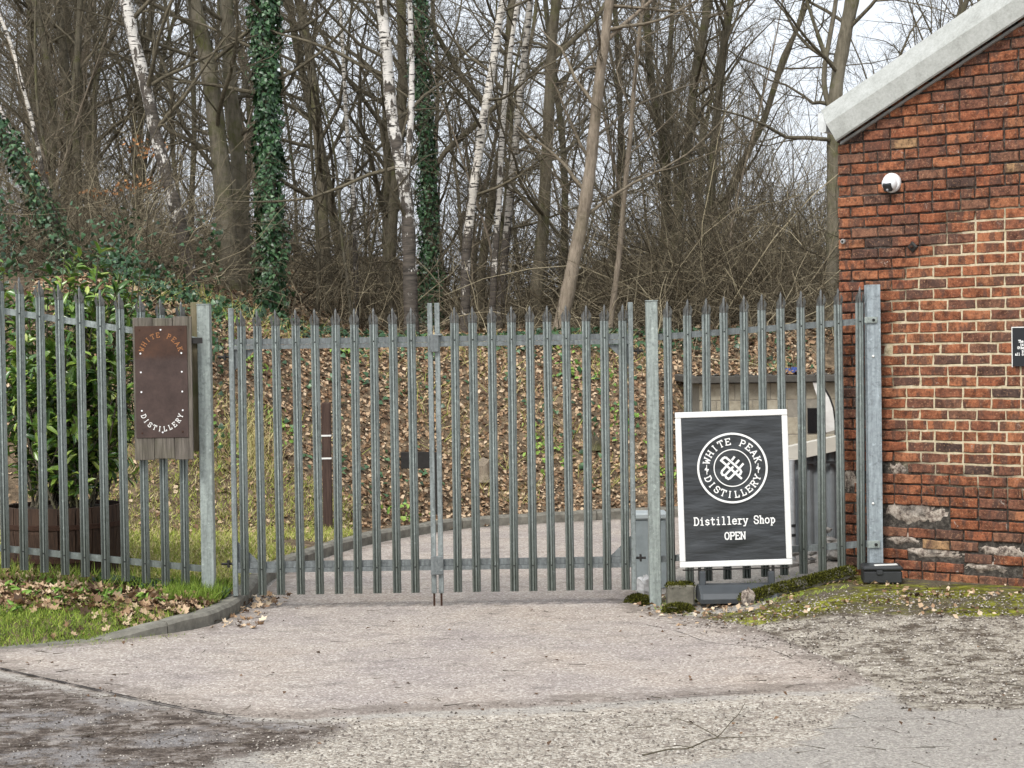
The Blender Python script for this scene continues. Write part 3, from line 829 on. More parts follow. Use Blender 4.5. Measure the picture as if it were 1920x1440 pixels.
# ------------------------------------------------------------------ black pavement sign
YB = -.36
psign = thing('pavement_sign', 'black poster in a white frame with round white emblem, standing before the fence', 'sign', (P(1378, 1124, YB)[0], YB, H1(1.72, YB)))
c00, c10, c11, c01 = [np.array(p) for p in (P(1275, 1065, YB), P(1486, 1058.5, YB), P(1477, 769, YB + .05), P(1266, 773.5, YB + .05))]
U = (c10 - c00); Wd = np.linalg.norm(U); U /= Wd
V = (c01 - c00); V -= U * (V @ U); Hd = np.linalg.norm(V); V /= Hd
Nn = np.cross(U, V); org = c00
def pb(mb, a0, a1, b0, b1, e0, e1, bev=.004):
    M = Matrix(((U[0], V[0], Nn[0], org[0]), (U[1], V[1], Nn[1], org[1]), (U[2], V[2], Nn[2], org[2]), (0, 0, 0, 1)))
    mb.bevbox((a0, b0, e0), (a1, b1, e1), bev, M=M)
fw = .046
ALU = m_plain('white_aluminium_frame', (.76, .76, .74), .4, .1, .08, 30, .05, .5)
for a0, a1, b0, b1 in ((0, Wd, Hd - fw, Hd), (0, Wd, 0, fw), (0, fw, fw + .0015, Hd - fw - .0015), (Wd - fw, Wd, fw + .0015, Hd - fw - .0015)):
    mb = MB(); pb(mb, a0, a1, b0, b1, -.022, .004); mb.build('frame_bar', ALU, psign)
m, nt, b = new_mat('poster_vinyl', .30, 0, .5)
n1 = noise(nt, coords(nt), 3, 3)
col(nt, b, ramp(nt, n1, [(.3, (.028, .031, .034)), (.7, (.042, .046, .049))]))
bump(nt, b, noise(nt, coords(nt, (2.2, 1, 9)), 2.0, 3, .5), .3, .03)
VINYL = m
nu, nv = 28, 60
aa, bb = np.meshgrid(np.linspace(fw - .004, Wd - fw + .004, nu), np.linspace(fw - .004, Hd - fw + .004, nv), indexing='ij')
ta, tb = aa / Wd, bb / Hd
wav = .0028 * np.sin(tb * 46 + 3.2 * np.sin(ta * 4.3 + 1)) * np.sin(ta * 3.1 + .3) + .0022 * np.sin(tb * 21 + ta * 7) + .004 * np.exp(-((tb - .10 - .10 * (1 - (2 * ta - 1.1) ** 2)) / .03) ** 2)
edge_f = np.minimum(np.minimum(ta - .05, .95 - ta), np.minimum(tb - .035, .965 - tb)) * 12
wav *= np.clip(edge_f, 0, 1)
pv = org + aa[..., None] * U + bb[..., None] * V + (wav - .006)[..., None] * Nn - parent_loc(psign)
ii = (np.arange(nu - 1)[:, None] * nv + np.arange(nv - 1)[None, :]).ravel()
link('poster', mesh_np('poster', pv, np.stack([ii, ii + nv, ii + nv + 1, ii + 1], 1), smooth=True, mats=[VINYL]), psign)
mb = MB(); pb(mb, fw - .01, Wd - fw + .01, fw - .01, Hd - fw + .01, -.02, -.0115); mb.build('back_board', BLACK_PLASTIC, psign)
s_ = Hd / 290.0                                              # metres per photograph pixel on the sign
def ppl(): return Plate(org, U, V, .0015)
EM = (Wd * .495, Hd * .6320)
INK = m_plain('white_print', (.82, .82, .80), .5, 0, .05)
pl = ppl()
pl.ring(EM, 64.0 * s_, 3.8 * s_, 72); pl.ring(EM, 34.3 * s_, 1.9 * s_, 56)
pl.arc('WHITE PEAK', EM, 49.5 * s_, 11.5 * s_, 9.6 * s_, 2.05 * s_, 163, 17)
pl.arc('DISTILLERY', EM, 49.5 * s_, 11.5 * s_, 9.6 * s_, 2.05 * s_, 203, 337, True)
k = s_ / 4.645
def e(x, y): return (EM[0] + (x - 485) * k, EM[1] - (y - 552) * k)
for xc in (262, 708):
    pl.line([e(xc, 520), e(xc, 600)], 1.4 * s_); pl.line([e(xc - 14, 560), e(xc + 14, 560)], 2.4 * s_); pl.line([e(xc - 8, 548), e(xc + 8, 572)], 2.2 * s_)
def e2(x, y): return (EM[0] + (x - 510) / 11.33 * s_, EM[1] - (y - 465) / 11.33 * s_)
w2 = 4.0 * s_
for pts in ([(372, 388), (275, 300), (318, 256), (352, 238), (388, 246), (672, 506), (692, 552), (672, 596), (640, 618)], [(588, 592), (690, 690)], [(555, 238), (512, 290)], [(646, 312), (592, 370)], [(736, 388), (676, 452)],
            [(440, 364), (290, 520), (276, 562), (296, 604), (340, 612)], [(520, 446), (352, 612), (372, 664), (414, 692), (456, 676), (618, 522)], [(398, 424), (446, 468)], [(494, 500), (540, 548)]):
    pl.line([e2(*p) for p in pts], w2)
pl.build('emblem', INK, psign)
pl = ppl(); pl.text('Distillery', (Wd * .498 - 2.5 * 10.15 * s_, 78.5 * s_), 14 * s_, 9.0 * s_, 2.2 * s_, 10.15 * s_); pl.build('lettering', INK, psign)
pl = ppl(); pl.text('Shop', (Wd * .498 + 5.5 * 10.15 * s_, 78.5 * s_), 14 * s_, 9.0 * s_, 2.2 * s_, 10.15 * s_); pl.build('lettering', INK, psign)
pl = ppl(); pl.text('OPEN', (Wd * .498, 50.5 * s_), 12.8 * s_, 8.8 * s_, 2.2 * s_, 10.0 * s_); pl.build('lettering', INK, psign)
# the water-filled base and its two uprights
zb = P(1378, 1124, YB)[2]
bx0, bx1 = P(1309, 1100, YB)[0], P(1455, 1100, YB)[0]
mb = MB()
prof = [(-.26, 0), (-.275, .035), (-.24, .075), (-.07, .125), (.07, .125), (.24, .075), (.275, .035), (.26, 0)]
vs = []
for x, sc_ in ((bx0, .93), (bx0 + .02, 1), (bx1 - .02, 1), (bx1, .93)):
    vs += [(x, YB + .02 + y * sc_ * .8, zb - .005 + z * (1 if sc_ == 1 else .96)) for y, z in prof]
n = len(prof)
mb.add(vs, [(r*n+i, r*n+(i+1) % n, r*n+n+(i+1) % n, r*n+n+i) for r in range(3) for i in range(n)] + [tuple(range(n - 1, -1, -1)), tuple(range(3*n, 4*n))])
mb.build('base', GREY_PLASTIC, psign, smooth=False)
for px in (1317, 1446):
    x = P(px, 1080, YB)[0]; mb = MB(); mb.bevbox((x - .024, YB - .03, zb + .06), (x + .024, YB + .04, P(px, 1071, YB)[2]), .006); mb.build('upright', GREY_PLASTIC, psign)
x0_, x1_ = P(1312, 1066, YB)[0], P(1450, 1066, YB)[0]
mb = MB()
for x in (x0_, x1_): mb.tube([(x, YB + .012, zb + .15), (x, YB + .02, P(1380, 1050, YB)[2])], .012, 8)
mb.tube([(P(1280, 1068, YB)[0], YB + .012, P(1380, 1068, YB)[2]), (P(1480, 1064, YB)[0], YB + .012, P(1380, 1066, YB)[2])], .006, 6)
mb.build('spring_bar', BLACK_STEEL, psign)

# ------------------------------------------------------------------ brick building
PHI = math.radians(38)
wu = np.array([math.cos(PHI), -math.sin(PHI), 0]); wo = np.array([-math.sin(PHI), -math.cos(PHI), 0])   # along the gable, and out of it
A0 = P(1652, 800, .07)
def Wp(px, py, off=0.0):                                     # the point of the gable plane (moved out by off) seen at a pixel
    d = ray(px, py); o = A0 + wo * off
    return CAM + d * (((o - CAM) @ wo) / (d @ wo))
def Wsz(px, py):
    p = Wp(px, py); return (p - A0) @ wu, p[2]
S_L = Wsz(1574, 700)[0]
sa, za = Wsz(1567, 262); sb, zb_ = Wsz(1920, 28)
def z_slope(s): return za + (zb_ - za) * (s - sa) / (sb - sa)
S_R = S_L + 4.6
bl = thing('brick_building', 'weathered red brick gable end with pale sloping verge, beside the fence', 'building', tuple(A0 + wu * .8 + np.array([0, 0, H1(3.2, -.5) - A0[2]])))
BL = parent_loc(bl)
# bricks
m, nt, b = new_mat('old_red_brick', .92, 0, .15)
oi = nd(nt, 'ObjectInfo').outputs['Random']
v = coords(nt, rand=True)
n1 = noise(nt, v, 14, 4, .7); n2 = noise(nt, v, 60, 3, .75); n3 = noise(nt, nd(nt, 'Mapping', Vector=v, Scale=(1.5, 1, .4)).outputs[0], 8, 2, .5)
c = ramp(nt, oi, [(0, (.25, .085, .042)), (.14, (.30, .105, .052)), (.28, (.22, .082, .047)), (.42, (.32, .120, .060)), (.52, (.18, .076, .049)), (.62, (.27, .090, .046)), (.72, (.14, .070, .050)), (.78, (.31, .125, .064)), (.86, (.21, .098, .062)), (.95, (.085, .052, .042)), (.965, (.36, .21, .11)), (.98, (.25, .085, .046))], 'CONSTANT')
c = mix(nt, 1.0, c, (.88, .94, .97), 'MULTIPLY')
c = mix(nt, .95, c, ramp(nt, n1, [(.36, (.42, .40, .40)), (.5, (.95, .95, .95)), (.63, (1.4, 1.36, 1.28))]), 'MULTIPLY')
c = mix(nt, ramp(nt, n3, [(.54, 0), (.60, .72)]), c, (.085, .05, .04))
c = mix(nt, ramp(nt, n2, [(.55, 0), (.62, .65)]), c, (.055, .038, .032))
c = mix(nt, ramp(nt, n2, [(.36, .5), (.42, 0)]), c, (.46, .27, .16))
wht = noise(nt, coords(nt, rand=True), 6, 6, .8)
c = mix(nt, ramp(nt, wht, [(.64, 0), (.69, .75)]), c, (.46, .42, .37))
col(nt, b, c); bump(nt, b, mth(nt, 'ADD', n2, n1), .6, .008)
BRICK = m
m, nt, b = new_mat('spalled_render', .95, 0, .1)
n1 = noise(nt, coords(nt), 17, 6, .8); n2 = noise(nt, coords(nt), 5, 3, .6)
c = ramp(nt, n1, [(.34, (.05, .042, .036)), (.44, (.20, .16, .135)), (.52, (.42, .36, .30)), (.64, (.62, .55, .48))])
col(nt, b, mix(nt, ramp(nt, n2, [(.52, 0), (.66, .7)]), c, ramp(nt, n1, [(.35, (.04, .036, .033)), (.65, (.14, .13, .12))]))); bump(nt, b, n1, .9, .02)
M_SPALL = m
def brick_mesh(w, h, seed):
    r = random.Random(seed)
    j = lambda a: r.uniform(-a, a)
    e = .0065
    outer = [(0, 0), (w * .33, 0), (w * .7, 0), (w, 0), (w, h * .5), (w, h), (w * .62, h), (w * .3, h), (0, h), (0, h * .5)]
    cx, cz = w / 2, h / 2
    vs = []
    jj = [(j(.003), j(.0032)) for _ in outer]
    for (x, z), (a, c_) in zip(outer, jj): vs.append((x + a, .09, z + c_))
    for (x, z), (a, c_) in zip(outer, jj): vs.append((x + a, e + j(.0025), z + c_))
    for (x, z), (a, c_) in zip(outer, jj):
        vs.append((x + a + (e if x < cx else -e) * (1 if x in (0, w) else 0) + j(.001), j(.0012), z + c_ + (e if z < cz else -e) * (1 if z in (0, h) else 0) + j(.001)))
    n = len(outer)
    fs = [(r0*n+i, r0*n+(i+1) % n, r0*n+n+(i+1) % n, r0*n+n+i) for r0 in range(2) for i in range(n)] + [tuple(range(2*n, 3*n))]
    me = bpy.data.meshes.new('brick'); me.from_pydata(vs, [], fs); me.materials.append(BRICK)
    return me
CH, BW, BH = .0862, .238, .0715
STRETCH = [brick_mesh(BW - .0135, BH, i) for i in range(6)]
HEAD = [brick_mesh(BW / 2 - .0135, BH, 40 + i) for i in range(4)]
THREEQ = [brick_mesh(BW * .75 - .0135, BH, 60 + i) for i in range(2)]
rb = random.Random(5)
z_base = H1(3.0, -.5) - .10
bricks = []
ncourse = int((z_slope(S_R) - z_base) / CH) + 2
spall = [(Wsz(1712, 962), .52, .085), (Wsz(1690, 1010), .30, .045), (Wsz(1745, 1036), .50, .045), (Wsz(1880, 1036), .40, .05), (Wsz(1850, 1064), .36, .04), (Wsz(1680, 880), .14, .05), (Wsz(1590, 900), .12, .10)]
for k in range(ncourse):
    z = z_base + k * CH + rb.uniform(-.002, .002)
    s = S_L + (0 if k % 2 == 0 else 0.0) + rb.uniform(-.004, .004)
    first = True
    while s < S_R:
        if first: kind = 'H' if k % 2 else 'S'; first = False
        else:
            q = rb.random(); heady = k in (9, 14, 19, 30, 31, 36, 40)
            kind = 'H' if q < (.45 if heady else .07) else ('Q' if q > .985 else 'S')
        w = dict(S=BW, H=BW / 2, Q=BW * .75)[kind]
        if z + BH * .4 < z_slope(s + w / 2) + .03:
            bricks.append((s, z, w, kind))
        s += w
def in_view(s, z, w):
    p = A0 + wu * (s + w / 2); p = np.array([p[0], p[1], z + BH / 2])
    x, y = pix(p)
    return -10 < x < 1925 and -12 < y < 1450, x
sel = []
for bk in bricks:
    ok, x = in_view(*bk[:3])
    sel.append((ok, bk))
seen = [q for q in sel if q[0]]
seen.sort(key=lambda q: -q[1][2] * (1 + .02 * q[1][0]))
keep = set(id(q[1]) for q in seen[:300])
rest = []
rotz = -PHI
for ok, bk in sel:
    s, z, w, kind = bk
    dep = rb.uniform(-.002, .004)
    for (ss, zz_), hw, hh in spall:
        if abs(s + w / 2 - ss) < hw * .6 and abs(z + BH / 2 - zz_) < hh: dep = .035
    if s < S_L + .3 and rb.random() < .3: dep += rb.uniform(.0, .014)
    p = A0 + wu * s - wo * dep
    loc = (p[0] - BL[0], p[1] - BL[1], z - BL[2])
    me = rb.choice(dict(S=STRETCH, H=HEAD, Q=THREEQ)[kind])
    if id(bk) in keep:
        o = link('brick', me, bl, loc); o.rotation_euler = (rb.uniform(-.006, .006), rb.uniform(-.008, .008), rotz + rb.uniform(-.006, .006))
    else:
        rest.append((me, loc))
# the bricks outside the picture and the smallest ones, joined
vs, fs = [], []
cr, sr = math.cos(rotz), math.sin(rotz)
for me, loc in rest:
    b0 = len(vs)
    vs += [(loc[0] + v.co.x * cr - v.co.y * sr, loc[1] + v.co.x * sr + v.co.y * cr, loc[2] + v.co.z) for v in me.vertices]
    fs += [tuple(b0 + i for i in p.vertices) for p in me.polygons]
me = bpy.data.meshes.new('brickwork'); me.from_pydata(vs, [], fs)
m2 = BRICK.copy(); m2.name = 'old_red_brick_joined'
for n_ in m2.node_tree.nodes:                                  # joined bricks vary by place instead of by object
    if n_.type == 'OBJECT_INFO': oi_n = n_
nt2 = m2.node_tree
vo = nt2.nodes.new('ShaderNodeTexNoise'); vo.inputs['Scale'].default_value = 9; vo.inputs['Detail'].default_value = 0
tc = nt2.nodes.new('ShaderNodeTexCoord'); nt2.links.new(tc.outputs['Object'], vo.inputs['Vector'])
wnz = nt2.nodes.new('ShaderNodeMath'); wnz.operation = 'FRACT'
ml = nt2.nodes.new('ShaderNodeMath'); ml.operation = 'MULTIPLY'; ml.inputs[1].default_value = 7.0
nt2.links.new(vo.outputs['Fac'], ml.inputs[0]); nt2.links.new(ml.outputs[0], wnz.inputs[0])
for l in list(nt2.links):
    if l.from_node.type == 'OBJECT_INFO' and l.to_node.type == 'VALTORGB': nt2.links.new(wnz.outputs[0], l.to_socket)
me.materials.append(m2)
bw = link('brickwork', me, bl); bw['kind'] = 'stuff'
# mortar bed, recessed and sooty where old, nearly flush and cream where repointed
cream = [Wsz(*p) for p in ((1648, 660), (1662, 560), (1726, 480), (1780, 415), (1850, 385), (1935, 377), (1935, 917), (1925, 916), (1800, 905), (1728, 880), (1690, 850), (1668, 780))]
cream = cream[:6] + [(S_R + 1, cream[5][1]), (S_R + 1, cream[6][1])] + cream[6:]
ss, zs = np.meshgrid(np.arange(S_L + .012, S_R, .03), np.arange(z_base - .25, z_slope(S_R) + .05, .0287), indexing='ij')
zs = np.minimum(zs, z_slope(ss) + .02)
cm = smooth(-.22, .30, sd_poly(ss, zs, cream) + .06 * np.sin(ss * 17) * np.sin(zs * 13 + 1))
lowd = smooth(z_base + .55, z_base + .2, zs)
rec = .021 - .0125 * smooth(.3, .7, cm) + .004 * np.sin(ss * 41 + 2 * np.sin(zs * 57)) * (1 - cm) + .0015 * np.sin(ss * 90) * np.sin(zs * 77)
pt = A0 + ss[..., None] * wu - rec[..., None] * wo; pt[..., 2] = zs
ns_, nz_ = ss.shape
ii = (np.arange(ns_ - 1)[:, None] * nz_ + np.arange(nz_ - 1)[None, :]).ravel()
m, nt, b = new_mat('mortar', .95, 0, .1)
v = coords(nt); n1 = noise(nt, v, 30, 6, .75); n2 = noise(nt, v, 4.5, 6, .75)
old = ramp(nt, n1, [(.3, (.022, .02, .018)), (.5, (.06, .053, .046)), (.66, (.15, .135, .115)), (.76, (.45, .42, .36))])
newm = ramp(nt, n1, [(.3, (.33, .27, .17)), (.48, (.54, .46, .31)), (.68, (.66, .58, .43))])
f = ramp(nt, mth(nt, 'ADD', mth(nt, 'MULTIPLY', attr(nt, 'cream'), .62), mth(nt, 'MULTIPLY', n2, .95)), [(.58, 0), (.96, 1)])
col(nt, b, mix(nt, f, old, newm)); bump(nt, b, n1, .8, .012)
link('mortar', mesh_np('mortar', pt - BL, np.stack([ii, ii + nz_, ii + nz_ + 1, ii + 1], 1), attrs=dict(cream=cm), smooth=True, mats=[m]), bl)
# the walls behind the gable
mb = MB()
def wq(s, z, off): p = A0 + wu * s + wo * off; return (p[0], p[1], z)
L0, R0 = S_L + .012, S_R
zr_ = z_slope(S_R)
vs = [wq(L0, z_base - .25, -.024), wq(L0, z_slope(L0), -.024), wq(L0, z_slope(L0), -7), wq(L0, z_base - .25, -7), wq(R0, z_base - .25, -.024), wq(R0, zr_, -.024), wq(R0, zr_, -7), wq(R0, z_base - .25, -7)]
mb.add(vs, [(0, 1, 2, 3), (4, 7, 6, 5), (3, 2, 6, 7), (1, 5, 6, 2)])
mb.build('side_wall', m_plain('dim_brick', (.25, .09, .05), .95, 0, .4, 10), bl)
# patches where the faces have come off
for (ss_, zz_), hw, hh in spall:
    n_u, n_v = 22, 10
    mbp = []
    a_, b__ = np.meshgrid(np.linspace(-1, 1, n_u), np.linspace(-1, 1, n_v), indexing='ij')
    rr = np.sqrt(a_ ** 2 + b__ ** 2)
    prof = np.clip(1.0 - rr ** 2.2, 0, 1)
    off = -.030 + .026 * prof + rng.normal(0, .005, a_.shape) * (prof > 0)
    pp = A0 + (ss_ + a_ * hw * .6)[..., None] * wu + off[..., None] * wo; pp[..., 2] = zz_ + b__ * hh * 1.1 + .01 * np.sin(a_ * 7)
    ii = (np.arange(n_u - 1)[:, None] * n_v + np.arange(n_v - 1)[None, :]).ravel()
    link('spalled_patch', mesh_np('spalled_patch', pp - BL, np.stack([ii, ii + n_v, ii + n_v + 1, ii + 1], 1), smooth=False, mats=[M_SPALL]), bl)
# verge flashing: a lower fascia face and an upper face turned back over the roof
m, nt, b = new_mat('weathered_verge', .6, 0, .4)
v = coords(nt); n1 = noise(nt, v, 7, 7, .75); n2 = noise(nt, v, 60, 4, .7)
col(nt, b, mix(nt, .6, ramp(nt, n1, [(.36, (.23, .235, .21)), (.5, (.40, .41, .38)), (.63, (.50, .51, .485))]), ramp(nt, n2, [(.3, (.30, .31, .285)), (.7, (.50, .51, .49))])))
VERGE_M = m
e0 = [Wp(1567, 262.5, .10), Wp(1549.5, 233, .12), Wp(1539, 207, -.02)]
e1 = [Wp(1920, 27, .10), Wp(1898, 1.5, .12), Wp(1841, -1, -.02)]
def ext(p, q, t): return p + (q - p) * t
ends = [(p, p + (q - p) / np.linalg.norm(q - p) * 4.4) for p, q in zip(e0, e1)]
mb = MB()
th = np.array([0, 0, -.012]) - wo * .012
outer = [ends[0], ends[1], ends[2]]
vs = []
for kk in (0, 1):
    vs += [outer[i][kk] for i in range(3)] + [outer[i][kk] + th for i in (2, 1, 0)]
mb.add(vs, [(i, (i + 1) % 6, 6 + (i + 1) % 6, 6 + i) for i in range(6)] + [(0, 1, 2, 3, 4, 5), (11, 10, 9, 8, 7, 6)])
mb.build('verge_flashing', VERGE_M, bl)
for t_ in (.9, 2.35, 3.8):
    mb = MB(); vs = []
    for dt in (0, .012):
        q_ = [p + (p1 - p) / np.linalg.norm(p1 - p) * (t_ + dt) for p, p1 in ends]
        vs += [q_[0] + wo * .003 - np.array([0, 0, .001]), q_[1] + wo * .003 + np.array([0, 0, .003]), q_[2] + np.array([0, 0, .003]), q_[2] + th, q_[1] + th * .5, q_[0] + th * .5]
    mb.add(vs, [(i, (i + 1) % 6, 6 + (i + 1) % 6, 6 + i) for i in range(6)] + [(0, 1, 2, 3, 4, 5), (11, 10, 9, 8, 7, 6)])
    mb.build('lap_joint', VERGE_M, bl)
lo = [(p - wo * .075 + np.array([0, 0, -.030])) for p in ends[0]]
mb = MB(); vs = []
for p in lo: vs += [p, p + np.array([0, 0, .02]), p - wo * .04 + np.array([0, 0, .02]), p - wo * .04]
mb.add(vs, [(i, (i + 1) % 4, 4 + (i + 1) % 4, 4 + i) for i in range(4)] + [(0, 1, 2, 3), (7, 6, 5, 4)])
mb.build('soffit_strip', m_plain('grey_trim', (.33, .33, .32), .6), bl)
mb = MB()
q = [ends[2][0] + np.array([0, 0, -.02]), ends[2][1] + np.array([0, 0, -.02])]
vs = [q[0], q[1], q[1] - wo * 7.2, q[0] - wo * 7.2]
vs += [x + np.array([0, 0, -.06]) for x in vs]
mb.add(vs, [(0, 1, 2, 3), (7, 6, 5, 4), (0, 4, 5, 1), (1, 5, 6, 2), (2, 6, 7, 3), (3, 7, 4, 0)])
mb.build('roof', m_plain('roof_sheet', (.22, .23, .23), .7), bl)
# gutter end
g0 = Wp(1543, 231, .06); 
gprof = [(-.050, .085), (-.052, -.02), (-.038, -.065), (.0, -.080), (.030, -.070), (.034, -.01), (-.016, .085)]
vs = []
for off in (0, -7.0):
    vs += [g0 + wu * a * .9 + np.array([0, 0, c_]) + wo * off for a, c_ in gprof]
n = len(gprof); mb = MB()
mb.add(vs, [(i, (i + 1) % n, n + (i + 1) % n, n + i) for i in range(n)] + [tuple(range(n)), tuple(range(2*n-1, n-1, -1))])
mb.build('gutter', m_plain('gutter_white', (.62, .64, .63), .5), bl)

# ---- things on the gable
def disc_frame(px, py, off=0.0): return Wp(px, py, off)
c0 = Wp(1673, 343, .0)
cctv = thing('security_camera', 'white dome security camera high on the brick gable', 'camera', tuple(c0))
sc_c = 1 / (F / ((c0 - CAM) @ fwd))
mb = MB(); mb.lathe([(18.3 * sc_c, 0), (18.3 * sc_c, .022), (17 * sc_c, .032), (13 * sc_c, .036)], 28, c0, wo); mb.build('mount_ring', WHITE_PLASTIC, cctv, smooth=False)
mb = MB()
r = 15.0 * sc_c; ce = c0 + wo * .045 + np.array([0, 0, -.008])
mb.lathe([(r * math.sin(t), -r * math.cos(t)) for t in np.linspace(.05, math.pi - .05, 14)], 24, ce, wo); mb.build('ball', WHITE_PLASTIC, cctv, smooth=True)
look = (wo + np.array([.05, 0, -.62])); look /= np.linalg.norm(look)
mb = MB(); a_ = np.cross(look, [0, 0, 1]); a_ /= np.linalg.norm(a_); b__ = np.cross(a_, look)
M = Matrix(((a_[0], b__[0], look[0], ce[0]), (a_[1], b__[1], look[1], ce[1]), (a_[2], b__[2], look[2], ce[2]), (0, 0, 0, 1)))
mb.bevbox((-.036, -.040, r * .55), (.036, .032, r * 1.06), .008, M=M); mb.build('lens_window', GLASS_DARK, cctv)
mb = MB(); mb.lathe([(.010, 0), (.010, .004), (.006, .007)], 12, ce + look * r * 1.055 - b__ * .02, look); mb.build('lens', m_plain('lens_glint', (.35, .36, .38), .2, 0, .1, 5, 0, .8), cctv)
c0 = Wp(1582.5, 453, .0)
lamp = thing('wall_sensor', 'small round metal sensor near the corner of the brick gable', 'sensor', tuple(c0))
mb = MB(); mb.lathe([(.020, 0), (.022, .02), (.018, .03)], 16, c0, wo); mb.build('housing', m_plain('sensor_grey', (.42, .42, .40), .4, .5), lamp)
mb = MB(); mb.lathe([(.011, .0301), (.009, .036), (.004, .038)], 12, c0, wo); mb.build('eye', GLASS_DARK, lamp)
c0 = Wp(1712, 463, .0)
tie = thing('wall_tie_plate', 'small dark diamond-shaped iron wall plate on the brick gable', 'plate', tuple(c0))
mb = MB()
vs = []
for off, r_ in ((0, .045), (.012, .045), (.018, .03)):
    for i in range(4):
        q = math.pi / 2 * i
        vs.append(c0 + wu * math.cos(q) * r_ + np.array([0, 0, math.sin(q) * r_]) + wo * off)
mb.add(vs, [(r0*4+i, r0*4+(i+1) % 4, r0*4+4+(i+1) % 4, r0*4+4+i) for r0 in range(2) for i in range(4)] + [(8, 9, 10, 11)]); mb.build('plate', BLACK_STEEL, tie)
mb = MB(); mb.lathe([(.012, .018), (.012, .04), (.006, .045)], 8, c0, wo); mb.build('stud', m_rust, tie)
# notice at the picture's edge
n0 = Wp(1899.5, 687, .012); n1_ = Wp(1898, 614.5, .012)
nh = n1_[2] - n0[2]; nw = nh * 1.42
notice = thing('wall_notice', 'black notice board with small white lettering on the brick gable', 'sign', tuple(n0))
mb = MB(); vs = []
for off in (-.008, .006):
    vs += [n0 + wo * off, n0 + wu * nw + wo * off, n0 + wu * nw + wo * off + np.array([0, 0, nh]), n0 + wo * off + np.array([0, 0, nh])]
mb.add(vs, [(3, 2, 1, 0), (4, 5, 6, 7), (0, 1, 5, 4), (1, 2, 6, 5), (2, 3, 7, 6), (3, 0, 4, 7)]); mb.build('board', m_plain('black_board', (.012, .013, .016), .35, 0, .2, 5, 0, .5), notice)
mb = MB()
for a0, a1, b0, b1 in ((-.006, nw + .006, nh - .001, nh + .006), (-.006, .000, -.006, nh - .0012)):
    vs = []
    for off in (-.008, .010): vs += [n0 + wu * x + wo * off + np.array([0, 0, z]) for x, z in ((a0, b0), (a1, b0), (a1, b1), (a0, b1))]
    mb.add(vs, [(3, 2, 1, 0), (4, 5, 6, 7), (0, 1, 5, 4), (1, 2, 6, 5), (2, 3, 7, 6), (3, 0, 4, 7)])
mb.build('edge_trim', WHITE_PAINT, notice)
sgn = 1 / (F / ((n0 - CAM) @ fwd))
pl = Plate(n0, wu, (0, 0, 1), .0065)
for t, x0_n, y in (('The', 11, 44.5), ('ini', 14, 38.5), ('Othe', 9, 32.5), ('pl', 17, 26.5), ('all old', 4.5, 20.5)):
    adv = 3.3 * sgn
    pl.text(t, (x0_n * sgn * 1.06 + len(t) * adv / 2, y * sgn), 4.6 * sgn, 2.9 * sgn, 1.0 * sgn, adv)
pl.build('lettering', INK, notice)

# ---- black box at the wall foot
p0 = P(1620, 1092, -.42)
box = thing('utility_box', 'low black plastic box with lid at the foot of the brick wall', 'box', (p0[0] + .16, -.30, H1(2.95, -.3)))
zb0 = p0[2] + .005
bx_c = np.array([p0[0] + .165, -.28]); ang = -.10
M = Matrix.Translation((bx_c[0], bx_c[1], zb0 - .02)) @ Matrix.Rotation(ang, 4, 'Z')
mb = MB(); mb.bevbox((-.150, -.12, 0), (.150, .12, .095), .010, M=M); mb.build('tub', BLACK_PLASTIC, box)
mb = MB(); mb.bevbox((-.158, -.128, .096), (.158, .128, .136), .016, M=M); mb.build('lid', BLACK_PLASTIC, box)
mb = MB(); mb.bevbox((-.05, -.134, .07), (.0, -.1205, .105), .004, M=M); mb.build('catch', BLACK_PLASTIC, box)
mb = MB()
pts = [(-.07, -.10), (.0, -.085), (.06, -.095), (.12, -.09), (.115, .01), (.03, .0), (-.04, .012), (-.075, -.02)]
mb.add([tuple(M @ Vector((x, y, .1375 + .004 * math.sin(9 * x)))) for x, y in pts] + [tuple(M @ Vector((x, y, .1385 + .005 * math.sin(9 * x)))) for x, y in pts], [tuple(range(7, -1, -1)), tuple(range(8, 16))] + [(i, (i + 1) % 8, 8 + (i + 1) % 8, 8 + i) for i in range(8)])
tag(mb.build('paper_scrap', WHITE_PAINT, loc=(bx_c[0], bx_c[1], zb0 + .12)), 'crumpled white paper scrap lying on the black box', 'paper')

# ------------------------------------------------------------------ things behind the right fence
YW = 7.85
bh = thing('block_outbuilding', 'low grey concrete block outbuilding with flat dark roof edge behind the fence', 'building', (3.4, YW, H1(3.4, YW - .2)))
xl, xr = P(1312, 760, YW)[0], 6.0
ztop = P(1430, 717, YW)[2]
zb0 = H1(3.0, YW - .3) - .1
m, nt, b = new_mat('concrete_block', .95, 0, .1)
v = coords(nt, rand=True); n1 = noise(nt, v, 5, 6, .75); oi = nd(nt, 'ObjectInfo').outputs['Random']
c = ramp(nt, n1, [(.3, (.20, .18, .14)), (.5, (.34, .31, .245)), (.72, (.45, .42, .34))])
c = mix(nt, .5, c, ramp(nt, oi, [(0, (.8, .8, .78)), (1, (1.15, 1.12, 1.05))]), 'MULTIPLY'); col(nt, b, c); bump(nt, b, n1, .4, .01)
BLOCKM = m
def bevmesh(name, w, d, h, bev, mat):
    mb = MB(); mb.bevbox((0, 0, 0), (w, d, h), bev)
    me = bpy.data.meshes.new(name); me.from_pydata(mb.v, [], mb.f); me.materials.append(mat); return me
BLK = bevmesh('block', .432, .10, .207, .006, BLOCKM); BLKH = bevmesh('block', .208, .10, .207, .006, BLOCKM)
wx0, wx1, wz0, wz1 = P(1514, 788, YW)[0], P(1541, 788, YW)[0], P(1527, 812, YW)[2], P(1527, 765, YW)[2]
mb = MB()
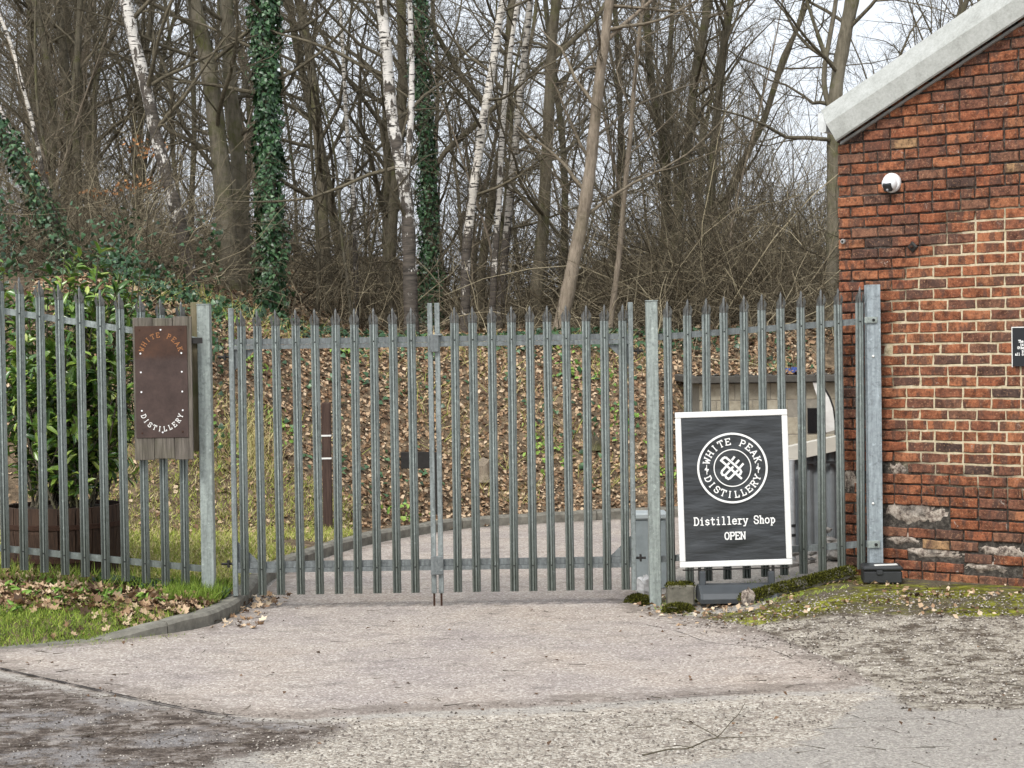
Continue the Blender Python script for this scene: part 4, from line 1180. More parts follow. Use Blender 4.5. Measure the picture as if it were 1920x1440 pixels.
mb.box((xl + .01, YW + .006, zb0), (xr, YW + 3.2, ztop - .01)); mb.build('wall_core', m_plain('block_mortar', (.26, .24, .20), .95), bh)
LB = parent_loc(bh); row = 0; z = ztop - .215
while z > zb0 - .2:
    x = xl + (0 if row % 2 == 0 else .216)
    if row % 2: link('block', BLKH, bh, (xl - LB[0], YW - LB[1], z - LB[2]))
    while x < xr - .44:
        if not (x + .43 > wx0 and x < wx1 and z + .2 > wz0 and z < wz1):
            link('block', BLK, bh, (x - LB[0], YW - LB[1], z - LB[2]))
        x += .44
    z -= .215; row += 1
mb = MB(); mb.box((wx0, YW - .01, wz0), (wx1 + .05, YW + .03, wz1)); mb.build('window_pane', GLASS_DARK, bh)
mb = MB(); mb.bevbox((xl - .12, YW - .16, ztop), (xr + .1, YW + 3.4, ztop + .085), .008); mb.build('roof_slab', m_plain('roof_felt', (.085, .08, .07), .9, 0, .4, 8, .3), bh)
# corrugated panel with white cap
YC = 1.7
cg = thing('corrugated_panel', 'grey corrugated metal panel with white capping behind the fence', 'panel', (P(1535, 1040, YC)[0], YC, H1(2.8, YC)))
cx0, cx1 = P(1481, 900, YC)[0], P(1600, 900, YC)[0] + .6
zt0, zt1 = P(1486, 862, YC)[2], P(1575, 842, YC)[2]
zbot = P(1530, 1024, YC)[2]
nn = 60
mb = MB(); vs = []
tt = np.linspace(0, 1, nn)
for t in tt:
    x = cx0 + (cx1 - cx0) * t; y = YC + .012 * math.tanh(3 * math.sin(2 * math.pi * (x - cx0) / .10))
    zt_ = zt0 + (zt1 - zt0) * (x - P(1486, 862, YC)[0]) / (P(1575, 842, YC)[0] - P(1486, 862, YC)[0])
    vs += [(x, y, zbot), (x, y, zt_), (x, y + .004, zt_), (x, y + .004, zbot)]
mb.add(vs, [(i*4+j, i*4+4+j, i*4+4+(j+1) % 4, i*4+(j+1) % 4) for i in range(nn - 1) for j in range(4)])
mb.build('sheet', m_plain('grey_cladding', (.24, .265, .28), .55, .2, .25, 5, .05), cg)
mb = MB(); vs = []
for x, z_ in ((cx0 - .03, zt0 - .012), (cx1, zt0 + (zt1 - zt0) * (cx1 - cx0) / (P(1575, 842, YC)[0] - cx0))):
    vs += [(x, YC - .07, z_), (x, YC + .08, z_), (x, YC + .08, z_ + .13), (x, YC - .07, z_ + .13)]
mb.add(vs, [(i, (i + 1) % 4, 4 + (i + 1) % 4, 4 + i) for i in range(4)] + [(3, 2, 1, 0), (4, 5, 6, 7)]); mb.build('capping', CREAM, cg)
mb = MB(); mb.box((cx0 - .01, YC - .065, zt0 - .035), (cx1, YC - .03, zt0 - .014)); mb.build('capping_shade_strip', BLACK_PLASTIC, cg)  # solid black strip standing in for the shade under the capping
xg = P(1484, 950, 1.55)[0]
pp = thing('downpipe', 'pale grey downpipe with black bands beside the pavement sign', 'pipe', (xg, 1.55, H1(xg, 1.55)))
mb = MB(); mb.tube([(xg, 1.55, H1(xg, 1.55) - .05), (xg, 1.55, P(1484, 862, 1.55)[2])], .033, 14); mb.build('pipe', m_plain('pipe_grey', (.45, .48, .50), .4), pp)
for py in (985, 1003, 1030):
    z_ = P(1484, py, 1.55)[2]; mb = MB(); mb.lathe([(.037, -.012), (.037, .012)], 14, (xg, 1.55, z_)); mb.build('band', BLACK_PLASTIC, pp)
# feather flag
YF = 4.2
f_out = [(1524, 716), (1532, 716), (1545, 726), (1556, 745), (1563, 765), (1566.5, 790), (1567, 806)]
f_in = [(1524, 717), (1527, 728), (1532, 742), (1538, 760), (1543, 778), (1547, 795), (1549, 811)]
fl = thing('feather_flag', 'white curved feather flag with dark edge behind the fence', 'flag', (P(1567, 900, YF)[0], YF, H1(3.2, YF)))
mb = MB(); vs = []
for k, (a, c_) in enumerate(zip(f_out, f_in)):
    w_ = .015 * math.sin(k * 1.2)
    pa, pc = P(*a, YF), P(*c_, YF + w_)
    vs += [pa, pc, pa + np.array([0, .006, 0]), pc + np.array([0, .006, 0])]
mb.add(vs, [(i*4+j, i*4+4+j, i*4+4+k2, i*4+k2) for i in range(6) for j, k2 in ((1, 0), (2, 3), (0, 2), (3, 1))])
mb.build('cloth', WHITE_PAINT, fl)
mb = MB(); mb.tube([P(x - .5, y - .5, YF) for x, y in f_out] + [(P(1569, 900, YF)[0], YF, H1(3.2, YF))], .010, 6); mb.build('pole', BLACK_STEEL, fl)
# galvanised bin beyond the right gate post
YG = 1.1
ga = P(1189, 1040, YG); gb = P(1217, 962, YG)
bn = thing('metal_bin', 'pale blue-grey metal bin with lid beyond the right gate post', 'bin', (ga[0] + .12, YG, H1(ga[0] + .1, YG)))
mb = MB(); mb.bevbox((ga[0], YG - .12, H1(1.2, YG)), (gb[0] + .14, YG + .16, gb[2] - .045), .01); mb.build('body', m_plain('bin_paint', (.38, .43, .44), .5, .1, .2, 8), bn)
mb = MB(); mb.bevbox((ga[0] - .015, YG - .14, gb[2] - .044), (gb[0] + .155, YG + .18, gb[2] + .01), .012); mb.build('lid', m_plain('bin_lid', (.55, .60, .60), .5, .1, .1, 8), bn)
# brown marker post with white bands, on the bank
YM = 5.15
ma, mtop = P(615, 985, YM), P(613.5, 755, YM)
mw = 16.5 / ppm(YM)
mk = thing('marker_post', 'dark brown square marker post with two white bands on the leafy bank', 'post', (ma[0], YM, H1(ma[0], YM)))
mb = MB(); mb.bevbox((ma[0] - mw/2, YM - mw/2, H1(ma[0], YM) - .15), (ma[0] + mw/2, YM + mw/2, mtop[2]), .006); mb.build('post', WOOD_DARK, mk)
for py in (816.5, 859):
    z_ = P(614, py, YM)[2]; mb = MB(); mb.box((ma[0] - mw/2 - .004, YM - mw/2 - .004, z_ - .009), (ma[0] + mw/2 + .004, YM + mw/2 + .004, z_ + .009)); mb.build('band', WHITE_PAINT, mk)
# small black sign on the bank
YK = 6.6
ka, kb = P(752, 879, YK), P(806, 847, YK)
ks = thing('black_sign', 'small blank black sign on a stake, seen through the middle of the gate', 'sign', (kb[0], YK, H1(kb[0], YK)))
mb = MB(); mb.bevbox((ka[0], YK - .012, ka[2]), (kb[0], YK + .012, kb[2]), .003); mb.build('board', BLACK_STEEL, ks)
xk = P(816, 870, YK)[0]
mb = MB(); mb.bevbox((xk - .05, YK + .014, H1(xk, YK) - .1), (xk + .03, YK + .06, P(816, 848, YK)[2]), .004); mb.build('stake', BLACK_STEEL, ks)

# ------------------------------------------------------------------ barrel planter behind the left fence
xb, yb = P(118, 1000, .75)[0], .80
zb0 = H1(xb, yb)
br = thing('barrel_planter', 'dark brown half barrel planter holding the laurel behind the fence', 'planter', (xb, yb, zb0))
Rb, hb = .50, P(100, 955, yb - .5)[2] - zb0
nst = 22
for i in range(nst):
    q0, q1 = 2 * math.pi * (i + .03) / nst, 2 * math.pi * (i + .97) / nst
    mb = MB(); vs = []
    for t, rr in ((0, .86), (.33, .95), (.66, 1.0), (1, .985)):
        for q in (q0, q1):
            vs.append((xb + Rb * rr * math.cos(q), yb + Rb * rr * math.sin(q), zb0 - .05 + (hb + .05) * t))
        for q in (q1, q0):
            vs.append((xb + (Rb * rr - .03) * math.cos(q), yb + (Rb * rr - .03) * math.sin(q), zb0 - .05 + (hb + .05) * t))
    mb.add(vs, [(r0*4+j, r0*4+(j+1) % 4, r0*4+4+(j+1) % 4, r0*4+4+j) for r0 in range(3) for j in range(4)] + [(12, 13, 14, 15), (3, 2, 1, 0)])
    mb.build('stave', BARREL_WOOD, br)
for t, rr in ((.22, .935), (.72, 1.004)):
    mb = MB(); mb.lathe([(Rb * rr + .002, hb * t - .022), (Rb * rr + .006, hb * t - .02), (Rb * rr + .008, hb * t + .02), (Rb * rr + .003, hb * t + .022), (Rb * rr - .004, hb * t), ], 32, (xb, yb, zb0)); mb.build('hoop', m_rust, br)
mb = MB(); mb.lathe([(Rb - .04, hb - .06), (Rb - .1, hb - .03), (.05, hb)], 20, (xb, yb, zb0)); mb.build('soil', m_plain('potting_soil', (.03, .022, .016), .95), br)

# ------------------------------------------------------------------ vegetation helpers (all whole-array)
def unit(a): return a / np.maximum(np.linalg.norm(a, axis=-1, keepdims=True), 1e-9)
def tubes(pts, rad, S):
    """pts (N,K,3), rad (N,K) -> verts, quads"""
    N, K, _ = pts.shape
    t = np.empty_like(pts)
    t[:, 1:-1] = pts[:, 2:] - pts[:, :-2]; t[:, 0] = pts[:, 1] - pts[:, 0]; t[:, -1] = pts[:, -1] - pts[:, -2]
    t = unit(t)
    ref = np.where(np.abs(t.mean(1)[:, 2:3]) > .8, np.array([[1., .2, 0]]), np.array([[.13, .1, 1.]]))[:, None, :]
    a = unit(np.cross(np.broadcast_to(ref, t.shape), t)); b_ = np.cross(t, a)
    q = np.arange(S) * 2 * math.pi / S
    v = pts[:, :, None, :] + rad[:, :, None, None] * (a[:, :, None, :] * np.cos(q)[None, None, :, None] + b_[:, :, None, :] * np.sin(q)[None, None, :, None])
    base = (np.arange(N)[:, None, None] * K + np.arange(K - 1)[None, :, None]) * S
    i = np.arange(S)[None, None, :]; j = (i + 1) % S
    f = np.stack([base + i, base + j, base + S + j, base + S + i], -1).reshape(-1, 4)
    return v.reshape(-1, 3), f
def branches(pos, d, length, r0, K, wob, trop, rg, taper=.25, gtrop=None):
    N = len(pos)
    pts = np.empty((N, K, 3)); pts[:, 0] = pos
    d = unit(d); step = (length / (K - 1))[:, None]
    tv = np.array([0, 0, 1.0]) * trop
    for k in range(1, K):
        d = unit(d + rg.normal(0, wob, (N, 3)) + tv * (1 if np.isscalar(trop) else 1))
        pts[:, k] = pts[:, k - 1] + d * step
    rad = r0[:, None] * np.linspace(1, taper, K)[None, :]
    return pts, rad
def spawn(pts, rad, m, t0, t1, ang, lr, K, wob, trop, rr, rg, rmin=.0022, lmax=9.0, lmin=.05):
    N, Kp, _ = pts.shape
    t = t0 + (t1 - t0) * (np.arange(m)[None, :] + rg.random((N, m))) / m
    fi = np.clip(t * (Kp - 1), 0, Kp - 1.001); i = fi.astype(int); f = (fi - i)[..., None]
    n = np.arange(N)[:, None]
    pos = pts[n, i] * (1 - f) + pts[n, i + 1] * f
    r = rad[n, i] * (1 - f[..., 0]) + rad[n, i + 1] * f[..., 0]
    tan = unit(pts[n, i + 1] - pts[n, i])
    L = np.linalg.norm(np.diff(pts, axis=1), axis=2).sum(1)[:, None]
    perp = unit(np.cross(tan, rg.normal(0, 1, tan.shape)))
    a = np.radians(rg.normal(ang, 13, (N, m)))[..., None]
    d = np.cos(a) * tan + np.sin(a) * perp
    ln = np.clip(L * lr * (1.15 - .75 * t) * rg.uniform(.55, 1.25, (N, m)), lmin, lmax)
    r0 = np.maximum(r * rr * rg.uniform(.7, 1.1, (N, m)), rmin)
    return branches(pos.reshape(-1, 3), d.reshape(-1, 3), ln.ravel(), r0.ravel(), K, wob, trop, rg)
class Geo:
    def __init__(s): s.v, s.q, s.n, s.r = [], [], 0, []
    def add(s, pts, rad, S, rnd=None):
        v, f = tubes(pts, rad, S)
        s.v.append(v); s.q.append(f + s.n); s.n += len(v)
        if rnd is not None: s.r.append(np.repeat(rnd, pts.shape[1] * S))
    def mesh(s, name, mat, org=(0, 0, 0), smooth=True):
        return mesh_np(name, np.concatenate(s.v) - np.array(org), np.concatenate(s.q), attrs=dict(rnd=np.concatenate(s.r)) if s.r else None, smooth=smooth, mats=[mat])
LEAF = {
 'oval': (np.array([(0, 0, 0), (.33, .5, .10), (.33, -.5, .10), (.75, .36, .05), (.75, -.36, .05), (1, 0, -.14), (.35, 0, 0), (.75, 0, -.06)]),
          np.array([(0, 6, 1), (0, 2, 6), (6, 7, 3), (6, 3, 1), (6, 2, 4), (6, 4, 7), (7, 5, 3), (7, 4, 5)])),
 'ivy': (np.array([(0, 0, 0), (.05, .48, -.05), (.45, .34, 0), (1, 0, -.1), (.45, -.34, 0), (.05, -.48, -.05), (.35, 0, .06)]),
         np.array([(6, 1, 0), (6, 2, 1), (6, 3, 2), (6, 4, 3), (6, 5, 4), (6, 0, 5)])),
 'dead': (np.array([(0, 0, 0), (.45, .5, .22), (1, 0, .12), (.5, -.5, .18)]), np.array([(0, 2, 1), (0, 3, 2)])),
 'syc': (np.array([(0, 0, 0), (.12, .42, .16), (.32, .30, .05), (.62, .55, .22), (.66, .22, .02), (1, 0, .16), (.66, -.22, .04), (.60, -.55, .14), (.32, -.30, .02), (.10, -.42, .20), (.4, 0, -.02)]),
         np.array([(10, i + 1, i) for i in range(9)] + [(10, 0, 9)])),
 'blade': (np.array([(0, .5, 0), (0, -.5, 0), (.55, .38, .10), (.55, -.38, .10), (1, 0, -.02)]), np.array([(0, 1, 3), (0, 3, 2), (2, 3, 4)]))}
def leaves(shape, pos, d, nrm, L, Wd, rg):
    T, tr = LEAF[shape]
    d = unit(d); w = unit(np.cross(nrm, d)); n = np.cross(d, w)
    v = pos[:, None, :] + T[None, :, 0:1] * (d * L[:, None])[:, None, :] + T[None, :, 1:2] * (w * Wd[:, None])[:, None, :] + T[None, :, 2:3] * (n * L[:, None])[:, None, :]
    f = (np.arange(len(pos))[:, None, None] * len(T) + tr[None]).reshape(-1, 3)
    return v.reshape(-1, 3), f, np.repeat(rg.random(len(pos)), len(T))
class LeafGeo:
    def __init__(s): s.v, s.f, s.r, s.n = [], [], [], 0
    def add(s, shape, pos, d, nrm, L, Wd, rg, rlo=0, rhi=1):
        v, f, r = leaves(shape, pos, d, nrm, L, Wd, rg)
        s.v.append(v); s.f.append(f + s.n); s.r.append(rlo + r * (rhi - rlo)); s.n += len(v)
    def mesh(s, name, mat, org=(0, 0, 0), smooth=False):
        return mesh_np(name, np.concatenate(s.v) - np.array(org), tris=np.concatenate(s.f), attrs=dict(rnd=np.concatenate(s.r)), smooth=smooth, mats=[mat])
def ground_normal(x, y, e=.08):
    return unit(np.stack([-(H(x + e, y) - H(x - e, y)) / (2 * e), -(H(x, y + e) - H(x, y - e)) / (2 * e), np.ones_like(x)], -1))

BARK_GREY = m_bark('grey_brown_bark', (.065, .057, .040), (.145, .128, .093), (.23, .205, .155), .6)
BARK_BROWN = m_bark('brown_bark', (.055, .047, .032), (.12, .103, .072), (.20, .174, .127), .5)
BARK_DARK = m_bark('dark_bark', (.038, .034, .023), (.085, .075, .053), (.15, .133, .096), .6)
BARK_PALE = m_bark('pale_brown_bark', (.10, .08, .06), (.22, .18, .135), (.32, .27, .21), .15)
TWIG = m_bark('twig_bark', (.048, .041, .028), (.105, .090, .062), (.19, .165, .115), 0, False)
TWIG_PALE = m_bark('pale_twig_bark', (.09, .075, .055), (.17, .14, .10), (.27, .23, .17), 0, False)
BIRCH = m_birch('birch_bark', (.66, .62, .55), base_z=3.2, dark_amt=.46)
BIRCH_FOOT = m_birch('birch_bark_rough_foot', (.68, .65, .60), base_z=5.2, dark_amt=.44)
BIRCH_GREY = m_birch('birch_bark_grey', (.44, .41, .36), 3.2, .47)
IVY = m_leaf('ivy_leaf', [(0, (.012, .035, .014)), (.4, (.028, .075, .028)), (.75, (.05, .12, .045)), (1, (.10, .19, .08))], .38, .5)

def trunk_line(pts, Y, w0, w1, yshift=0.0, extend=5.0, n=7):
    """trunk centre line from the ground up, from the pixels it passes (top first); w0 top width, w1 foot width in pixels"""
    p = np.array([P(a, c_, Y + yshift * (1 - i / (len(pts) - 1))) for i, (a, c_) in enumerate(pts)])[::-1]
    d = unit((p[0] - p[1])[None])[0]
    gz_ = H1(p[0][0], p[0][1])
    add = []
    if p[0][2] > gz_ - .05:
        L = (p[0][2] - gz_ + .12) / max(-d[2], .35)
        foot = p[0] + d * L; foot[2] = H1(foot[0], foot[1]) - .12
        add = [foot, .5 * (foot + p[0])]
    body = np.vstack([np.array(add).reshape(-1, 3), p])
    if extend:
        u_ = unit((p[-1] - p[-2])[None])[0]
        q = p[-1]
        for k in range(4):
            u_ = unit((u_ + rng.normal(0, .05, 3) + np.array([0, 0, .08]))[None])[0]
            q = q + u_ * extend / 4; body = np.vstack([body, q])
    line = catmull(body, n)
    L = np.concatenate([[0], np.cumsum(np.linalg.norm(np.diff(line, axis=0), axis=1))])
    r_foot, r_top = w1 / 2 / ppm(Y), w0 / 2 / ppm(Y)
    Lf = L[-1] - extend
    r = np.where(L < Lf, r_foot + (r_top - r_foot) * L / max(Lf, .1), r_top * np.clip(1 - .85 * (L - Lf) / max(extend, .1), .12, 1))
    r = r * (1 + .35 * np.exp(-L / .18)) * (1 + .04 * np.sin(L * 9) + .03 * np.sin(L * 23))
    return line, r
def resample(line, r, K):
    L = np.concatenate([[0], np.cumsum(np.linalg.norm(np.diff(line, axis=0), axis=1))])
    s = np.linspace(0, L[-1], K)
    return np.stack([np.interp(s, L, line[:, i]) for i in range(3)], -1), np.interp(s, L, r)
def ivy_on(lg, line, r, zmax, n, spread, rg, size=(.045, .085)):
    L = np.concatenate([[0], np.cumsum(np.linalg.norm(np.diff(line, axis=0), axis=1))])
    ok = line[:, 2] < zmax; Lm = L[ok][-1]
    s = rg.random(n) * Lm
    p = np.stack([np.interp(s, L, line[:, i]) for i in range(3)], -1)
    rr = np.interp(s, L, r)
    q = rg.random(n) * 2 * math.pi
    lump = np.clip(1 + .5 * np.sin(s * 2.3 + q * 2) * np.sin(s * .9 + 1) + .4 * np.sin(s * 6.7 - q * 3) + .9 * (rg.random(n) < .05), .15, 2.4)
    out = np.stack([np.cos(q), np.sin(q), np.zeros(n)], -1)
    pos = p + out * (rr + spread * lump * np.sqrt(rg.random(n)))[:, None]
    nrm = unit(out + rg.normal(0, .45, (n, 3)) + np.array([0, 0, .5]))
    d = unit(rg.normal(0, .5, (n, 3)) + np.array([0, 0, -.9]) + out * .35)
    Ls = rg.uniform(*size, n)
    lg.add('ivy', pos, d, nrm, Ls, Ls * .95, rg)
tree_no = [0]
def tree(name, label, pts, Y, w0, w1, bark, twig, cat='tree', yshift=0.0, limbs=14, sub=8, twigs=6, lmax=2.8, ang=62, trop=.05, lowest=.16, extend=5.0, forks=(), ivy=None, group=None, rr=.42):
    tree_no[0] += 1
    rg = np.random.default_rng(100 + tree_no[0])
    line, r = trunk_line(pts, Y, w0, w1, yshift, extend)
    base = line[0].copy(); base[2] = H1(base[0], base[1])
    t = thing(name, label, cat, tuple(base), group)
    g = Geo(); g.add(line[None], r[None], 12)
    link('trunk', g.mesh('trunk', bark, base), t)
    stems = [(line, r)]
    for fp, fw0, fw1 in forks:
        fl_ = np.array([P(a, c_, Y + .02) for a, c_ in fp])
        fr = np.linspace(fw0, fw1, len(fp)) / 2 / ppm(Y)
        u_ = unit((fl_[0] - fl_[1])[None])[0] if fl_[0][2] > fl_[-1][2] else unit((fl_[-1] - fl_[-2])[None])[0]
        if fl_[0][2] > fl_[-1][2]: fl_, fr = fl_[::-1], fr[::-1]
        fl_ = np.vstack([fl_, fl_[-1] + u_ * 1.2, fl_[-1] + u_ * 2.5 + rg.normal(0, .2, 3)]); fr = np.concatenate([fr, [fr[-1] * .6, fr[-1] * .25]])
        fc = catmull(fl_, 6); fi = np.interp(np.linspace(0, 1, len(fc)), np.linspace(0, 1, len(fr)), fr)
        g = Geo(); g.add(fc[None], fi[None], 9); link('fork', g.mesh('fork', bark, base), t)
        stems.append((fc, fi))
    g = Geo()
    for k, (ln, lr_) in enumerate(stems):
        rp_, rrad = resample(ln, lr_, 40)
        m_ = limbs if k == 0 else max(4, limbs // 3)
        a1, b1 = spawn(rp_[None], rrad[None], m_, lowest if k == 0 else .1, .97, ang, .30, 7, .13, trop, rr, rg, .006, lmax, .5)
        b1 = np.minimum(b1, .035)
        g.add(a1, b1, 5)
        a2, b2 = spawn(a1, b1, sub, .12, 1, 48, .48, 6, .16, trop * .6, .55, rg, .0035, 1.6)
        g.add(a2, b2, 3)
        a3, b3 = spawn(a2, b2, twigs, .15, 1, 42, .5, 4, .2, .02, .6, rg, .0024, .8)
        g.add(a3, b3, 3)
    link('crown', g.mesh('crown', twig, base), t)
    if ivy:
        lg = LeafGeo(); ivy_on(lg, line, r, ivy[0], ivy[1], ivy[2], rg, ivy[3] if len(ivy) > 3 else (.045, .085))
        link('ivy', lg.mesh('ivy', IVY, base), t)
    return t

# ------------------------------------------------------------------ the trees one can tell apart
tree('ivy_clad_tree', 'thick trunk wrapped in glossy green ivy, the thicker of the two ivy-clad trees', [(496, -30), (497, 60), (500, 150), (503, 250), (506, 350), (508, 450), (506, 570)], 12, 20, 26, BARK_BROWN, TWIG, limbs=20, ivy=(9.5, 8500, .115), lowest=.3)
tree('ivy_clad_tree', 'slender trunk wrapped in dark ivy, the thinner of the two ivy-clad trees', [(786, -30), (789, 100), (796, 200), (800, 300), (803, 400), (806, 480), (806, 580)], 15.5, 15, 20, BARK_BROWN, TWIG, limbs=17, ivy=(10, 7500, .09, (.04, .07)), lowest=.3, forks=[([(806, 330), (835, 285), (868, 255)], 8, 13)])
tree('bare_tree', 'thick grey-brown trunk just behind the left gate post, curving at its top', [(358, -30), (372, 40), (389, 120), (404, 220), (415, 320), (424, 420), (432, 500), (437, 600)], 12.4, 26, 42, BARK_GREY, TWIG, limbs=21, lowest=.2)
tree('bare_tree', 'straight grey-brown trunk between the curving grey trunk and the thick ivy-clad trunk', [(424, -30), (428, 80), (433, 180), (443, 260), (450, 350), (456, 450), (459, 600)], 13.0, 24, 31, BARK_GREY, TWIG, limbs=18, lowest=.2)
tree('birch_tree', 'leaning white birch with black patches above the rusty sign', [(229, -30), (240, 20), (250, 70), (268, 140), (282, 200), (292, 250), (305, 300), (318, 350), (335, 410), (348, 470), (360, 530), (367, 600)], 11.0, 22, 25, BIRCH_FOOT, TWIG, limbs=17, lowest=.25)
tree('birch_tree', 'thin bright white birch leaning at the left edge of the wood, the taller of two', [(12, 60), (26, 100), (42, 160), (57, 215), (70, 270), (80, 320), (98, 385)], 10.6, 6, 10, BIRCH, TWIG, limbs=11, extend=3)
tree('birch_tree', 'very thin white birch at the picture edge beside the leaning ivy-clad log', [(-20, 150), (5, 215), (25, 262), (45, 310), (66, 362)], 10.4, 5, 8, BIRCH, TWIG, limbs=8, extend=3)
tree('birch_tree', 'tall white birch with rough black foot seen behind the left gate leaf', [(711, -30), (722, 70), (728, 140), (734, 210), (745, 280), (754, 330), (763, 380), (766, 440), (768, 500), (771, 600)], 11.4, 20, 28, BIRCH_FOOT, TWIG, limbs=18, forks=[([(767, -30), (771, 80), (772, 170), (768, 260), (763, 320), (762, 360)], 9, 15)])
tree('bare_tree', 'brown trunk partly hidden behind the tall white birch with black foot', [(752, -30), (754, 110), (755, 180), (750, 250), (742, 330), (735, 440), (730, 580)], 17, 17, 20, BARK_BROWN, TWIG, limbs=25, lmax=3.2)
tree('birch_tree', 'white birch leaning right, its stem ringed with black marks, behind the right gate leaf', [(951, -30), (936, 40), (926, 110), (916, 170), (905, 230), (896, 300), (888, 350), (880, 420), (874, 480), (872, 600)], 12.4, 14, 19, BIRCH, TWIG, limbs=15)
tree('birch_tree', 'slim cream birch with close black flecks, middle of the three central birches', [(978, -30), (962, 60), (951, 150), (943, 230), (938, 320), (934, 400), (928, 480), (922, 600)], 12.9, 8, 14, BIRCH, TWIG, limbs=14)
tree('birch_tree', 'greyish speckled birch, rightmost of the three central birches', [(997, -30), (989, 50), (982, 120), (974, 190), (968, 260), (960, 330), (952, 420), (944, 500), (938, 600)], 14.5, 12, 17, BIRCH_GREY, TWIG, limbs=17)
tree('birch_tree', 'thin pale birch stem standing alone amid brown brush behind the left gate leaf', [(636, -20), (641, 60), (647, 180), (654, 280), (662, 360), (666, 450), (668, 580)], 15, 6, 11, BIRCH, TWIG, limbs=14)
tree('bare_tree', 'smooth pale brown trunk leaning right with a forking limb near the top', [(1146, -30), (1136, 60), (1124, 150), (1114, 240), (1105, 330), (1092, 410), (1078, 480), (1062, 560), (1040, 660)], 11.3, 17, 29, BARK_PALE, TWIG_PALE, limbs=20, forks=[([(1134, 78), (1165, 50), (1200, 20), (1245, -20)], 10, 6)])
tree('bare_tree', 'mossy brown upright trunk next to the smooth pale leaning one', [(1046, -30), (1037, 60), (1031, 160), (1027, 260), (1022, 350), (1018, 430), (1008, 520), (1000, 620)], 14, 17, 27, BARK_BROWN, TWIG, limbs=28, lmax=3.0, forks=[([(1035, 110), (1075, 75), (1120, 30), (1150, -20)], 12, 6)])
tree('bare_tree', 'thin pale stem above the right gate post', [(1206, 0), (1199, 60), (1190, 150), (1183, 240), (1174, 330), (1166, 420), (1158, 500), (1144, 610)], 11.8, 7, 12, BARK_PALE, TWIG_PALE, limbs=17, extend=3)
tree('bare_tree', 'brown trunk rising between the central white birches', [(964, -30), (956, 60), (951, 150), (943, 260), (926, 360), (906, 480), (900, 600)], 16, 17, 16, BARK_BROWN, TWIG, limbs=25, lmax=3.0, forks=[([(906, 190), (870, 150), (845, 110), (822, 70)], 14, 9)])
tree('bare_tree', 'slim tree leaning far right against the open sky near the roof', [(1528, -30), (1492, 60), (1468, 110), (1450, 170), (1430, 230), (1400, 290), (1370, 360), (1330, 460), (1290, 570)], 17, 8, 19, BARK_BROWN, TWIG, limbs=22, lmax=2.4, forks=[([(1458, 150), (1480, 95), (1500, 30), (1512, -20)], 7, 5)])
tree('bare_tree', 'large forked trunk rising behind the corner of the brick building', [(1606, -40), (1594, 20), (1582, 80), (1568, 165), (1563, 260), (1562, 380), (1560, 500), (1557, 620), (1556, 720)], 13.0, 26, 22, BARK_GREY, TWIG, limbs=22, lmax=3.2, lowest=.3, forks=[([(1560, 215), (1547, 170), (1546, 130), (1554, 80), (1566, 10), (1570, -40)], 11, 8), ([(1551, 112), (1532, 60), (1512, 0)], 9, 6)])
for lab, pts, Y, w0, w1 in (
    ('dark upright stem just right of the thin pale stem above the gate post', [(1150, -30), (1158, 100), (1163, 220), (1161, 340), (1152, 450), (1146, 590)], 19, 9, 13),
    ('dark trunk bending left near its top, leftmost of the right-hand clump', [(1210, -30), (1215, 60), (1219, 130), (1227, 190), (1241, 250), (1247, 320), (1246, 420), (1240, 570)], 16.5, 13, 16),
    ('straight thin dark stem in the middle of the right-hand clump', [(1264, -30), (1257, 80), (1253, 180), (1252, 280), (1254, 400), (1256, 570)], 19, 9, 12),
    ('dark trunk leaning right in the right-hand clump, second from its right end', [(1334, -30), (1319, 60), (1308, 110), (1300, 170), (1292, 250), (1282, 320), (1270, 420), (1262, 570)], 16, 16, 20),
    ('dark trunk leaning right, rightmost of the right-hand clump', [(1376, -30), (1363, 50), (1353, 120), (1348, 180), (1342, 250), (1335, 330), (1325, 430), (1318, 570)], 15.5, 14, 18),
    ('dark curving background trunk at the top left, nearest the leaning birch', [(152, -30), (146, 90), (140, 200), (146, 320), (150, 480)], 17, 12, 15),
    ('dark forked background trunk between the two other dark trunks at top left', [(103, -30), (115, 60), (125, 140), (128, 250), (121, 360), (118, 480)], 18.5, 13, 16),
    ('dark background trunk at top left, nearest the picture edge', [(58, -30), (78, 60), (94, 150), (100, 260), (93, 380), (90, 480)], 17.5, 12, 14)):
    tree('bare_tree', lab, pts, Y, w0, w1, BARK_DARK, TWIG, limbs=28, sub=8, lmax=2.8, ang=50, trop=.10)
# ivy-clad leaning log on the left
rg = np.random.default_rng(3)
ll = np.array([P(a, c_, 9.8) for a, c_ in ((-40, 190), (0, 245), (30, 290), (60, 350), (92, 415), (120, 480))])[::-1]
foot = ll[0].copy(); foot[2] = H1(foot[0], foot[1]) - .1
ll = catmull(np.vstack([foot, ll]), 6)
lr_ = np.full(len(ll), .055)
t = thing('leaning_log', 'dead trunk draped in ivy leaning at the left edge of the wood', 'log', tuple(foot))
g = Geo(); g.add(ll[None], lr_[None], 8); link('stem', g.mesh('stem', BARK_DARK, foot), t)
lg = LeafGeo(); ivy_on(lg, ll, lr_, 99, 1500, .13, rg, (.04, .08)); link('ivy', lg.mesh('ivy', IVY, foot), t)

